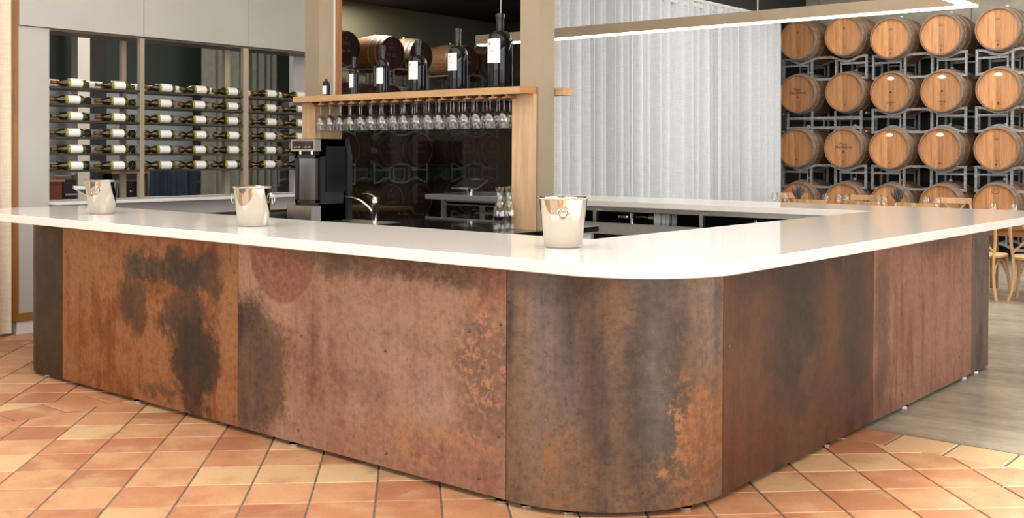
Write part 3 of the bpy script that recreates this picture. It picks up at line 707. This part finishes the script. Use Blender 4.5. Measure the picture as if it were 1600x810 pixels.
for k, xx in enumerate((-6.815,-6.705)):
    t = thing('dispenser_bottle', ('left' if k == 0 else 'right')+' red wine bottle standing inside the wine dispenser', 'bottle', (xx,5.80,zb+.195 if k == 0 else zb+.195), 0, 'bottles inside the wine dispenser')
    obj('glass', MB().lathe([(0,0),(.036,0),(.038,.008),(.038,.17),(.030,.20),(.014,.225),(.013,.29),(0,.29)], 20), M['red_wine_glass'], t, True)
    obj('paper_label', MB().lathe([(.0386,.05),(.0386,.15)], 20), M['label_paper'], t, True, fix=False)
    one('bottle_cradle', MB((xx,5.80,zb+.146)).lathe([(0,zb+.146),(.05,zb+.146),(.05,zb+.19),(.04,zb+.195),(0,zb+.195)], 18, (xx,5.80,0)), M['steel'], ('left' if k == 0 else 'right')+' steel cradle under the bottle inside the dispenser', 'cradle', smooth=True).location = (xx,5.80,zb+.146)

# ------------------------------------------------------------------ cabinet wall with the bottle rack
XF = -8.70
L = Vector((-8.8,5.9,0))
cw = thing('display_cupboard', 'tall pale grey wall cupboard framing the open wine bottle rack', 'cupboard', L)
obj('left_panel', MB(L).box(-9.05,-8.72,4.19,4.45,.11,2.515), M['white_panel'], cw)
obj('right_panel', MB(L).box(-9.12,-9.05,7.27,7.70,.11,2.515), M['white_panel'], cw)
for a, b in ((4.19,5.308),(5.313,6.43),(6.435,7.6)):
    obj('upper_panel', MB(L).box(-9.05,XF,a,b,2.52,4.4), M['white_panel'], cw)
obj('soffit', MB(L).box(-9.05,-8.725,4.45,7.6,2.50,2.52), M['dark_metal'], cw)
obj('plinth', MB(L).box(-9.05,-8.723,4.18,7.6,0,.11), M['white_paint'], cw)
obj('lower_panel', MB(L).box(-9.05,-8.735,4.45,7.6,.11,1.05), M['white_panel'], cw)
obj('sill', MB(L).box(-9.05,-8.6,4.45,7.6,1.05,1.075), M['white_paint'], cw)
obj('frame_post', MB(L).box(-8.79,-8.715,4.13,4.19,.10,4.4), M['trim_wood'], cw, label='brown wooden edge post')
obj('frame_rail', MB(L).box(-8.80,-8.715,4.19,4.6,.10,.17), M['trim_wood'], cw, label='brown wooden bottom rail')
L = Vector((-8.86,5.9,1.08))
rk = thing('bottle_rack', 'bronze metal rack of six shelves full of white wine bottles', 'rack', L)
BAYS = ((4.452,5.273),(5.317,6.379),(6.439,7.60))
for y0, y1 in ((5.273,5.317),(6.379,6.439)):
    obj('post', MB(L).box(-8.745,-8.70,y0,y1,1.075,2.50), M['taupe'], rk)
    obj('post', MB(L).box(-9.045,-9.0,y0,y1,1.075,2.50), M['taupe'], rk)
SZ = [2.033-.1405*k for k in range(6)]
for k in range(6):
    for y0, y1 in BAYS:
        obj('shelf', MB(L).box(-9.04,-8.70,y0,y1,SZ[k]-.012,SZ[k]).box(-8.705,-8.70,y0,y1,SZ[k],SZ[k]+.006), M['shelf_metal'], rk)
# bottle, lying along its local x: base at 0, neck at +.30
def white_bottle():
    t = thing('white_wine_bottle', 'x', 'bottle', (0,0,0), 0, 'white wine bottles in the rack')
    prof = [(0,.012),(.026,.004),(.035,0),(.039,.006),(.0395,.012),(.0395,.155),(.037,.175),(.030,.198),(.020,.218),(.0155,.232),(.0145,.285),(.0160,.286),(.0160,.297),(0,.298)]
    obj('glass', MB().lathe(prof, 20, (0,0,0), 'x'), M['bottle_green'], t, True)
    obj('paper_label', MB().lathe([(.0400,.035),(.0400,.142)], 20, (0,0,0), 'x'), M['label_paper'], t, True, fix=False)
    obj('capsule', MB().lathe([(.0152,.236),(.0152,.284),(.0168,.285),(.0168,.299),(0,.2995)], 14, (0,0,0), 'x'), M['capsule'], t, True)
    return t
wbm = white_bottle(); wfirst = True
bayname = ['left', 'middle', 'right']
front = [(4.770,0,'first'),(5.172,0,'second'),(5.637,1,'first'),(6.003,1,'second'),(6.365,1,'third'),(6.812,2,'first'),(7.205,2,'second')]
back = [(4.50,0,'first'),(4.90,0,'second'),(5.335,1,'first'),(5.70,1,'second'),(6.065,1,'third'),(6.50,2,'first'),(6.90,2,'second')]
rown = ['top', 'second', 'third', 'fourth', 'fifth', 'bottom']
for k in range(6):
    for row, lst, X in (('front', front, -8.752), ('rear', back, -8.975)):
        for y, bay, nm in lst:
            lab = f'white wine bottle lying on {rown[k]} shelf, {bayname[bay]} bay, {nm} from left, {row} row'
            jy = random.uniform(-.012,.012); loc = (X, y+jy, SZ[k]+.0402); rz = -PI/2 if row == 'front' else PI/2
            rot = (random.uniform(0,6.28), 0, rz)
            if wfirst: wbm.location = loc; wbm.rotation_euler = rot; wbm['label'] = lab; wfirst = False
            else: dup(wbm, loc, label=lab, rot=rot)
# curtain left of the cupboard
def curtain(p0, p1, z0, z1, amp, wl, n, seed):
    rnd = random.Random(seed); mb = MB(); a = Vector((*p0,0)); b = Vector((*p1,0)); d = b-a; L_ = d.length; t = d/L_; nn = Vector((-t.y,t.x,0))
    ph = 0; vs = []; rows = [0,.25,.5,.75,1]; off = []
    for i in range(n+1):
        s = i/n*L_; off.append((s, amp*(math.sin(ph)+.35*math.sin(ph*.43+seed)+.15*math.sin(2.3*ph)), .012*math.sin(ph*.31)))
        ph += 2*PI/(wl*(1+.45*math.sin(s*2.1+seed)))*L_/n
    for r in rows:
        for s, o, w in off:
            p = a+t*(s+w*(1-r))+nn*(o*(1.05-.35*r)); vs.append((p.x, p.y, z0+(z1-z0)*r))
    m = n+1
    fs = [(j*m+i, j*m+i+1, j*m+m+i+1, j*m+m+i) for j in range(len(rows)-1) for i in range(n)]
    return mb.add(vs, fs)
one('cream_curtain', curtain((-8.74,1.6),(-8.685,4.115),.02,4.3,.03,.17,120,3), M['linen_cream'], 'cream linen curtain hanging left of the cupboard', 'curtain', smooth=True)

# ------------------------------------------------------------------ the room seen through the rack
obj('wall_tasting', MB().box(-12.7,-12.5,5.0,8.35,0,2.25), M['wall_grey'], kind='structure')
obj('wall_tasting_upper', MB().box(-12.7,-12.5,5.0,10.0,2.25,4.4), M['wall_green'], kind='structure')
obj('wall_side', MB().box(-16,-9.1,3.9,4.1,0,4.4), M['wall_grey'], kind='structure')
one('pale_column', MB((-12.1,6.56,0)).box(-12.15,-12.0,6.47,6.62,0,4.4), M['wall_white'], 'pale square column seen through the left bay of the rack', 'column').location = (-12.1,6.56,0)
one('dark_door', MB((-12.44,6.95,0)).box(-12.5,-12.40,6.80,7.06,0,3.4), M['dark_core'], 'narrow dark brown door beside the pale column behind the rack', 'door').location = (-12.44,6.95,0)
L = Vector((-12.2,6.2,0))
t = thing('sideboard', 'reddish wooden sideboard seen through the left bay of the rack', 'sideboard', L)
obj('carcass', MB(L).box(-12.48,-12.0,5.7,6.28,0,1.14), M['brown_wood'], t)
obj('top', MB(L).box(-12.48,-11.98,5.68,6.30,1.14,1.165), M['oak_y'], t)
L = Vector((-12.2,6.38,0))
t = thing('coffee_machine', 'black coffee machine beside the reddish sideboard behind the rack', 'machine', L)
obj('body', MB(L).box(-12.45,-12.02,6.305,6.46,0,1.16), M['black'], t)
obj('tray', MB(L).box(-12.02,-11.99,6.31,6.455,.98,1.0), M['steel'], t)
one('serving_bowl', MB((-12.15,6.37,1.16)).lathe([(0,1.16),(.05,1.16),(.11,1.21),(.105,1.21),(.045,1.168),(0,1.168)], 18, (-12.15,6.37,0)), M['ceramic'], 'white bowl on top of the black coffee machine', 'bowl', smooth=True).location = (-12.15,6.37,1.16)
L = Vector((-12.3,7.4,0))
t = thing('drawer_unit', 'black drawer unit with brown edging seen through the rack', 'drawers', L)
obj('carcass', MB(L).box(-12.5,-12.2,7.02,7.50,0,1.22), M['black'], t)
obj('top', MB(L).box(-12.5,-12.18,7.0,7.52,1.22,1.25), M['trim_wood'], t)
for z0 in (.55,.86):
    d = obj('drawer', MB(L).box(-12.2,-12.185,7.06,7.46,z0,z0+.28), M['black_gloss'], t)
    obj('frame', MB(L).box(-12.186,-12.18,7.06,7.46,z0,z0+.012).box(-12.186,-12.18,7.06,7.46,z0+.268,z0+.28).box(-12.186,-12.18,7.448,7.46,z0,z0+.28), M['brown_wood'], d)
    obj('knob', MB(L).lathe([(0,0),(.012,0),(.016,.012),(0,.02)], 10, (-12.185,7.26,z0+.14), 'x'), M['steel'], d, True)
one('navy_curtain', curtain((-12.35,7.62),(-12.35,8.3),.02,1.25,.05,.20,60,5), M['navy'], 'dark navy drape hanging low behind the middle bay of the rack', 'curtain', smooth=True)
one('grey_drape', curtain((-12.1,8.22),(-12.1,9.42),.02,3.3,.05,.15,120,8), M['linen_dark'], 'dark grey drape hanging in the room behind the bottle rack', 'curtain', smooth=True)
# wooden table with a glass behind the tap
L = Vector((-11,10.2,0))
t = thing('side_table', 'small brown wooden table in the dark room behind the tap', 'table', L)
obj('tabletop', MB(L).box(-11.6,-10.6,9.9,10.6,.71,.75), M['table_wood'], t)
for x in (-11.5,-10.7):
    for y in (10.0,10.5): obj('leg', MB(L).box(x-.03,x+.03,y-.03,y+.03,0,.71), M['table_wood'], t)

# ------------------------------------------------------------------ grey curtain, pendant light
cg = thing('grey_curtain', 'long pale grey linen curtain beside the barrel wall', 'curtain', (-7.75,13,0))
obj('cloth', curtain((-7.75,9.85),(-7.75,15.86),.02,3.62,.085,.20,420,2), M['linen'], cg, True).location = -Vector((-7.75,13,0))
obj('curtain_rail', MB((-7.75,13,0)).box(-7.80,-7.70,9.7,15.9,3.62,3.66), M['white_paint'], cg)
obj('heading_tape', MB((-7.75,13,0)).box(-7.765,-7.735,9.85,15.86,3.55,3.62), M['linen'], cg)
L = Vector((-2.5,8.45,2.62))
pd = thing('pendant_light', 'long bronze linear pendant light with a glowing underside over the bar', 'light', L)
ZP = 2.622
obj('beam', MB(L).box(-7.50,-2.52,8.40,8.50,ZP,ZP+.095), M['taupe'], pd)
obj('beam', MB(L).box(-2.62,-2.52,3.9,8.40,ZP,ZP+.095), M['taupe'], pd)
obj('led_strip', MB(L).box(-7.49,-2.53,8.41,8.49,ZP-.012,ZP), M['led'], pd)
obj('led_strip', MB(L).box(-2.61,-2.53,3.91,8.41,ZP-.012,ZP), M['led'], pd)
for x, y in ((-7.2,8.45),(-5.0,8.45),(-4.32,8.45),(-2.57,8.3),(-2.57,6.1),(-2.57,4.1)):
    obj('cable', MB(L).cyl((x,y), .005, ZP+.095, 4.4, 8), M['label_paper'], pd)

# ------------------------------------------------------------------ barrels and racks
def barrel_proto(name, head_m, label, marks):
    t = thing(name, label, 'barrel', (0,0,0))
    Lb = .94
    prof = []
    for i in range(13):
        y = Lb*i/12; u = 2*i/12-1; prof.append((.298+.047*(1-u*u), y))
    prof = [(.281,.032),(.283,0)]+prof+[(.283,Lb),(.281,Lb-.032),(0,Lb-.032)]
    obj('staves', MB().lathe(prof, 36, (0,0,0), 'y'), M['barrel_stave'], t, True)
    hd = MB(); R = .284; ws = [.09,.075,.085,.08,.09,.07,.08]; tot = sum(ws); x = -R
    for i, w in enumerate(ws):
        x0 = x+.0008; x += w/tot*2*R; x1 = x-.0008
        pts = []; n = 5
        for k in range(n+1):
            xx = x0+(x1-x0)*k/n; pts.append((xx, math.sqrt(max(R*R-xx*xx, 0))))
        poly = pts+[(a, -b) for a, b in reversed(pts)]
        yf = .028+random.uniform(-.0008,.0008)
        vs = [(a, yf, b) for a, b in poly]+[(a, .045, b) for a, b in poly]; m = len(poly)
        hd.add(vs, [tuple(range(m)), tuple(range(m,2*m))[::-1]]+[(q,(q+1)%m,m+(q+1)%m,m+q) for q in range(m)])
    obj('head', hd, head_m, t)
    rad = lambda y: .298+.047*(1-(2*y/Lb-1)**2)
    for y0, y1 in ((.004,.05),(.11,.15),(.27,.31),(.63,.67),(.79,.83),(.89,.936)):
        obj('hoop', MB().lathe([(rad(y0)+.0005,y0),(rad(y0)+.004,y0),(rad(y1)+.004,y1),(rad(y1)+.0005,y1)], 36, (0,0,0), 'y'), M['galv'], t, True)
    obj('bung', MB().lathe([(0,0),(.026,0),(.024,.03),(0,.032)], 12, (0,.47,.343)), M['ceramic'], t, True)
    def txt(s, size, z, m=M['ink']):
        o = obj('lettering', text_mesh(s, size, m), None, t); o.location = (0, .0262, z); o.rotation_euler = (PI/2, 0, 0)
    def hole(x, z, r=.014): obj('tap_hole', MB().lathe([(0,.0262),(r,.0262),(r,.03)], 12, (x,0,z), 'y'), M['ink'], t)
    if 'oval' in marks:
        ov = obj('paper_sticker', MB().lathe([(0,0),(.056,0)], 20, (0,0,0), 'y'), M['label_paper'], t); ov.scale = (1,1,.5); ov.location = (0,.0258,.205)
    if 'oldoval' in marks:
        ov = obj('stamp_ring', MB().tube([(.05*math.cos(a),0,.03*math.sin(a)) for a in [2*PI*i/20 for i in range(20)]], .002, 4, True), M['ink'], t); ov.location = (0,.027,.19)
    if 'stamp' in marks:
        txt('XX', .045, .12); txt('ooo', .03, -.17)
        hole(0, -.225, .012)
    if 'cross' in marks: txt('X', .07, .10); txt('o', .05, -.19)
    if 'pinot' in marks: txt('Pinot', .058, .045); txt('Chardonnay', .058, -.005); hole(0,-.055)
    if 'lines' in marks:
        hole(0,.0,.017); txt('- - - - - - -', .035, -.055); txt('HHIIHIH', .034, -.165); txt('IIIIII', .024, -.20)
    if 'low' in marks: txt('IIIIII', .03, -.22)
    if 'year' in marks: txt('2013', .085, .06, M['chalk']); txt('No 202', .075, -.06, M['chalk']); obj('ring_mark', MB().lathe([(.012,.0262),(.022,.0262)], 14, (0,0,.18), 'y'), M['chalk'], t)
    if 'hole' in marks: hole(0,-.19,.012)
    return t
PR = {}
def place_barrel(key, name, head, marks, loc, rz, label, group):
    if key not in PR:
        PR[key] = barrel_proto(name, M[head], label, marks); PR[key].location = loc; PR[key].rotation_euler = (0,0,rz); PR[key]['group'] = group
    else: dup(PR[key], loc, rz, label, group)
YB = 16.0
bx = [-7.49,-6.735,-6.02,-5.275,-4.51]; bz = [3.25,2.435,1.585,.765]
zadj = [(0.04,.02,.01,-.01),(.06,.02,.01,-.01),(-.02,-.005,0,-.01),(-.01,-.015,0,0),(.02,-.01,0,.03)]
cn = ['leftmost','second from the left','middle','second from the right','rightmost']
rn_ = ['top row','second row','third row','lowest row']
spec = {(0,0):('aged','cross'),(0,1):('new','cross'),(0,2):('new','stamp'),(0,3):('new','stamp'),(0,4):('new','stamp'),
        (1,0):('aged','pinot'),(1,1):('new','hole'),(1,2):('new','oval lines'),(1,3):('new','oval lines'),(1,4):('new','oval hole low'),
        (2,0):('aged','hole'),(2,1):('new','pinot low'),(2,2):('new','oval low'),(2,3):('new','oval low'),(2,4):('new','stamp'),
        (3,0):('new','low'),(3,1):('new','low'),(3,2):('new','low'),(3,3):('new','low'),(3,4):('new','oldoval hole')}
look = {'cross':'with a dark cross mark','stamp':'with dark stamped marks','pinot':'with handwritten lettering','hole':'with a small dark hole','oval lines':'with sticker and print','oval hole low':'with oval sticker and hole','pinot low':'with handwritten lettering','oval low':'with oval white sticker','low':'with a faint stamp','oldoval hole':'with a ring stamp'}
for r in range(4):
    for c in range(5):
        k, mk = spec[(r,c)]
        lab = f'oak wine barrel {look[mk]}, {rn_[r]}, {cn[c]}, concrete wall'
        place_barrel((k,mk), 'wine_barrel', 'barrel_head_aged' if k == 'aged' else 'barrel_head', mk.split(' ') if mk not in ('low',) else ['low'],
                     (bx[c]+random.uniform(-.01,.01), YB+random.uniform(-.03,.03), bz[r]+zadj[c][r]), 0, lab, 'wine barrels stacked by the concrete wall')
def rack_proto(label, straight=False):
    t = thing('barrel_rack', label, 'rack', (0,0,0))
    xb = (-.37,.37)
    def wave(zf, dp, sgn, n=29, yy=0):
        pts = []
        for i in range(n):
            x = -.70+1.40*i/(n-1); z = zf
            for q in xb:
                if abs(x-q) < .27: z += sgn*dp*.5*(1+math.cos(PI*(x-q)/.27))
            pts.append((x, yy, z))
        return pts
    for yy in (.16,.78):
        if straight:
            obj('top_rail', MB().rail([(-.62,yy,-.37),(.62,yy,-.37)], .035, .04), M['galv'], t)
            obj('bottom_rail', MB().rail([(-.62,yy,-.52),(.62,yy,-.52)], .035, .04), M['galv'], t)
            for x in (-.60,-.19,.19,.60): obj('post', MB().bar((x,yy,-.62),(x,yy,-.26),.03), M['galv'], t)
            obj('brace', MB().bar((0,yy,-.52),(0,yy,-.37),.016), M['galv'], t)
        else:
            obj('saddle_rail', MB().rail(wave(-.262,.075,-1,yy=yy), .035, .036), M['galv'], t)
            obj('arch_rail', MB().rail(wave(-.600,.085,1,yy=yy), .035, .036), M['galv'], t)
            for x in (-.68,-.20,.20,.68): obj('post', MB().bar((x,yy,-.585),(x,yy,-.275),.036), M['galv'], t)
            for x0, x1 in ((-.66,-.26),(.26,.66)):
                obj('cross_bar', MB().bar((x0,yy+.01,-.368),(x1,yy+.01,-.368),.03), M['galv'], t)
                xi = -.27 if x0 < 0 else .27
                obj('inner_post', MB().bar((xi,yy+.02,-.56),(xi,yy+.02,-.30),.022), M['galv'], t)
    for x in (-.68,.68): obj('side_bar', MB().bar((x,.16,-.58),(x,.78,-.58),.03).bar((x,.16,-.30),(x,.78,-.30),.03), M['galv'], t)
    return t
rp = rack_proto('x'); rs_ = rack_proto('x', True)
pairs = [((bx[0]+bx[1])/2,'left'),((bx[2]+bx[3])/2,'middle'),(bx[4]+.37,'right')]
used = {}
tiern = ['between the top and second rows of barrels','between the second and third rows of barrels','between the third and lowest rows of barrels','on the floor under the lowest barrels']
for c, (x, nm) in enumerate(pairs):
    for r in range(4):
        st = (c == 0 and r == 1); p = rs_ if st else rp
        z = bz[r]+(.02 if r == 0 and c == 0 else 0)
        if r == 3: z = .765
        lab = f'{"straight" if st else "curved"} galvanised barrel rack, {nm} stack, {tiern[r]}'
        if p not in used: used[p] = 1; p.location = (x, YB, z); p['label'] = lab; p['group'] = 'galvanised barrel racks'
        else: dup(p, (x, YB, z), 0, lab, 'galvanised barrel racks')
# lowest row rests on the floor racks: close the gap with feet
for c, (x, nm) in enumerate(pairs):
    t = thing('rack_stand', f'low steel stand under the {nm} barrel rack', 'stand', (x,YB+.47,0))
    for yy in (.16,.78):
        for xx in (-.68,.68): obj('leg', MB((x,YB+.47,0)).box(x+xx-.02,x+xx+.02,YB+yy-.02,YB+yy+.02,0,.19), M['galv'], t)
# barrel room
XR = -14.25
ry = [10.95,12.62,13.70,14.45,15.75,16.5]
ordb = ['nearest','second','third','fourth','fifth','farthest']
for r, z in enumerate((3.30,2.42,1.54,.618)):
    for c, y in enumerate(ry):
        lab = f'dark wine stained barrel with chalked writing, {rn_[r]}, {ordb[c]} in the dark back room'
        place_barrel(('red','year'), 'stained_barrel', 'barrel_head_red', ['year'], (XR, y+random.uniform(-.01,.01), z), PI/2, lab, 'barrels in the dark back room')
for c, (y, nm) in enumerate(((10.58,'nearest'),(12.25,'second'),(14.075,'third'),(16.125,'farthest'))):
    for r, z in enumerate((3.30,2.42,1.54,.618)):
        dup(rp, (XR, y, z), PI/2, f'galvanised barrel rack in the dark back room, {nm} stack, under {rn_[r]}', 'racks in the dark back room')
tl = bpy.data.lights.new('tasting_room_lamp', 'AREA'); tl.shape = 'DISK'; tl.size = .8; tl.energy = 45; tl.color = (1,.96,.9)
to = bpy.data.objects.new('tasting_room_lamp', tl); C.objects.link(to); to.location = (-10.4,6.6,4.34)
# lamp of the barrel room
lp = bpy.data.lights.new('barrel_room_lamp', 'AREA'); lp.shape = 'DISK'; lp.size = .6; lp.energy = 22; lp.color = (1,.93,.8)
lo = bpy.data.objects.new('barrel_room_lamp', lp); C.objects.link(lo); lo.location = (-14.9,13.8,4.34)

# ------------------------------------------------------------------ tables and chairs by the barrels
def chair_proto(label):
    t = thing('crossback_chair', label, 'chair', (0,0,0))
    w = M['chair_wood']
    seat = [( .215*math.copysign(abs(math.cos(a))**.6, math.cos(a)), .205*math.copysign(abs(math.sin(a))**.6, math.sin(a))) for a in [2*PI*i/24 for i in range(24)]]
    obj('seat', MB().bprism(seat, .44, .47, .008), w, t, True)
    for s in (-1, 1):
        obj('back_leg', MB().tube([(s*.225,-.235,0),(s*.19,-.205,.12),(s*.175,-.195,.30),(s*.18,-.20,.46),(s*.20,-.215,.62),(s*.205,-.235,.78),(s*.19,-.25,.875)], .0165, 8), w, t, True)
        obj('front_leg', MB().tube([(s*.20,.215,0),(s*.18,.19,.2),(s*.165,.17,.44)], .0165, 8), w, t, True)
        obj('side_brace', MB().tube([(s*.178,-.19,.22),(s*.175,-.15,.33),(s*.172,-.06,.41),(s*.170,.03,.41),(s*.170,.12,.33),(s*.175,.175,.22)], .010, 6), w, t, True)
    tr = MB(); q = [(-.215,-.235),(-.15,-.262),(-.07,-.280),(0,-.285),(.07,-.280),(.15,-.262),(.215,-.235)]
    for a_, b_ in zip(q, q[1:]):
        tr.add([(a_[0],a_[1]-.012,.845),(b_[0],b_[1]-.012,.845),(b_[0],b_[1]+.012,.845),(a_[0],a_[1]+.012,.845),(a_[0],a_[1]-.018,.92),(b_[0],b_[1]-.018,.92),(b_[0],b_[1]+.006,.92),(a_[0],a_[1]+.006,.92)], [(0,3,2,1),(4,5,6,7),(0,1,5,4),(2,3,7,6)])
    tr.add([(-.215,-.247,.845),(-.215,-.223,.845),(-.215,-.229,.92),(-.215,-.253,.92),(.215,-.247,.845),(.215,-.223,.845),(.215,-.229,.92),(.215,-.253,.92)], [(0,1,2,3),(7,6,5,4)])
    obj('top_rail', tr, w, t)
    obj('cross_slat', MB().tube([(-.19,-.215,.50),(-.06,-.245,.63),(.08,-.27,.78),(.17,-.265,.885)], .012, 6), w, t, True)
    obj('cross_slat', MB().tube([(.19,-.215,.50),(.06,-.24,.63),(-.08,-.265,.78),(-.17,-.265,.885)], .012, 6), w, t, True)
    obj('front_brace', MB().tube([(-.175,.185,.22),(-.12,.18,.36),(0,.178,.42),(.12,.18,.36),(.175,.185,.22)], .010, 6), w, t, True)
    return t
ch = chair_proto('cross back bentwood chair right of the rusted bar end'); ch.location = (-2.97,11.92,0); ch.rotation_euler = (0,0,.12); ch['group'] = 'bentwood chairs'
dup(ch, (-3.47,11.92,0), -.1, 'cross back bentwood chair half hidden by the rusted bar end', 'bentwood chairs')
dup(ch, (-3.15,13.35,0), PI+.1, 'bentwood chair on the far side of the table by the bar end', 'bentwood chairs')
for k, (x, rz) in enumerate(((-7.05,PI+.1),(-6.0,PI-.08),(-4.72,PI+.15))):
    dup(ch, (x,14.78,0), rz, 'bentwood chair on the barrel side of the far table, '+['left end','middle','right end'][k], 'bentwood chairs')
for k, (x, rz) in enumerate(((-5.95,.06),(-5.25,-.05),(-4.62,.1))):
    dup(ch, (x,13.30,0), rz, 'bentwood chair on the bar side of the far table, '+['left','middle','right'][k], 'bentwood chairs')
def table(x0, x1, y0, y1, label):
    L = Vector(((x0+x1)/2,(y0+y1)/2,0)); t = thing('dining_table', label, 'table', L); n = 4
    for i in range(n): obj('plank', MB(L).box(x0,x1,y0+(y1-y0)*i/n+.002,y0+(y1-y0)*(i+1)/n-.002,.71,.75), M['table_wood'], t)
    obj('apron', MB(L).box(x0+.1,x1-.1,y0+.08,y0+.11,.63,.71).box(x0+.1,x1-.1,y1-.11,y1-.08,.63,.71), M['table_wood'], t)
    for x in (x0+.12,x1-.12):
        for y in (y0+.10,y1-.10): obj('leg', MB(L).box(x-.035,x+.035,y-.035,y+.035,0,.71), M['table_wood'], t)
table(-7.3,-4.2,13.62,14.38, 'long brown plank table in front of the barrel wall')
table(-3.75,-1.6,12.2,12.95, 'brown plank table behind the right end of the bar')
gl = [(-6.80,13.85),(-6.62,13.80),(-6.10,13.95),(-5.98,14.1),(-5.78,13.86),(-5.40,14.0),(-5.25,13.8),(-4.80,14.05),(-4.60,13.85),(-3.55,12.5),(-3.32,12.45)]
where = ['left of the lavender','beside the lavender','second group left','second group rear','second group right','centre rear','centre front','right rear','right front']
for k, (x, y) in enumerate(gl):
    lab = f'stemmed glass on the far plank table, {where[k]}' if k < 9 else ('left' if k == 9 else 'right')+' stemmed glass on the table behind the bar end'
    dup(wg, (x,y,.75), label=lab, group='glasses set on the tables', rot=(0,0,k))
dup(wg, (-10.9,10.05,.75), label='stemmed glass on the small table behind the tap', group='glasses set on the tables', rot=(0,0,0))
def lavender(x, y, label, seed):
    rnd = random.Random(seed); L = Vector((x,y,.75)); t = thing('lavender_vase', label, 'vase', L)
    obj('vase', MB(L).lathe([(0,.75),(.035,.75),(.045,.80),(.032,.86),(.028,.87),(0,.865)], 16, (x,y,0)), M['ceramic'], t, True)
    st = MB(L); fl = MB(L)
    for i in range(70):
        a = rnd.uniform(0,2*PI); r = rnd.uniform(0,.10); h = rnd.uniform(.22,.33)
        tip = (x+r*math.cos(a), y+r*math.sin(a), .75+h); b0 = (x+r*.15*math.cos(a), y+r*.15*math.sin(a), .85)
        st.tube([b0, tip], .0016, 3)
        q = Vector(tip)-Vector(b0); m0 = Vector(b0)+q*.55
        fl.tube([m0, Vector(b0)+q*.8, tip], .006, 4, rs=[.004,.0075,.003])
    obj('stems', st, M['stem'], t, kind='stuff'); obj('flowers', fl, M['lavender'], t, kind='stuff')
lavender(-6.42,13.78,'bunch of dried lavender in the left vase on the far table',1)
lavender(-5.15,14.0,'bunch of dried lavender in the right vase on the far table',2)
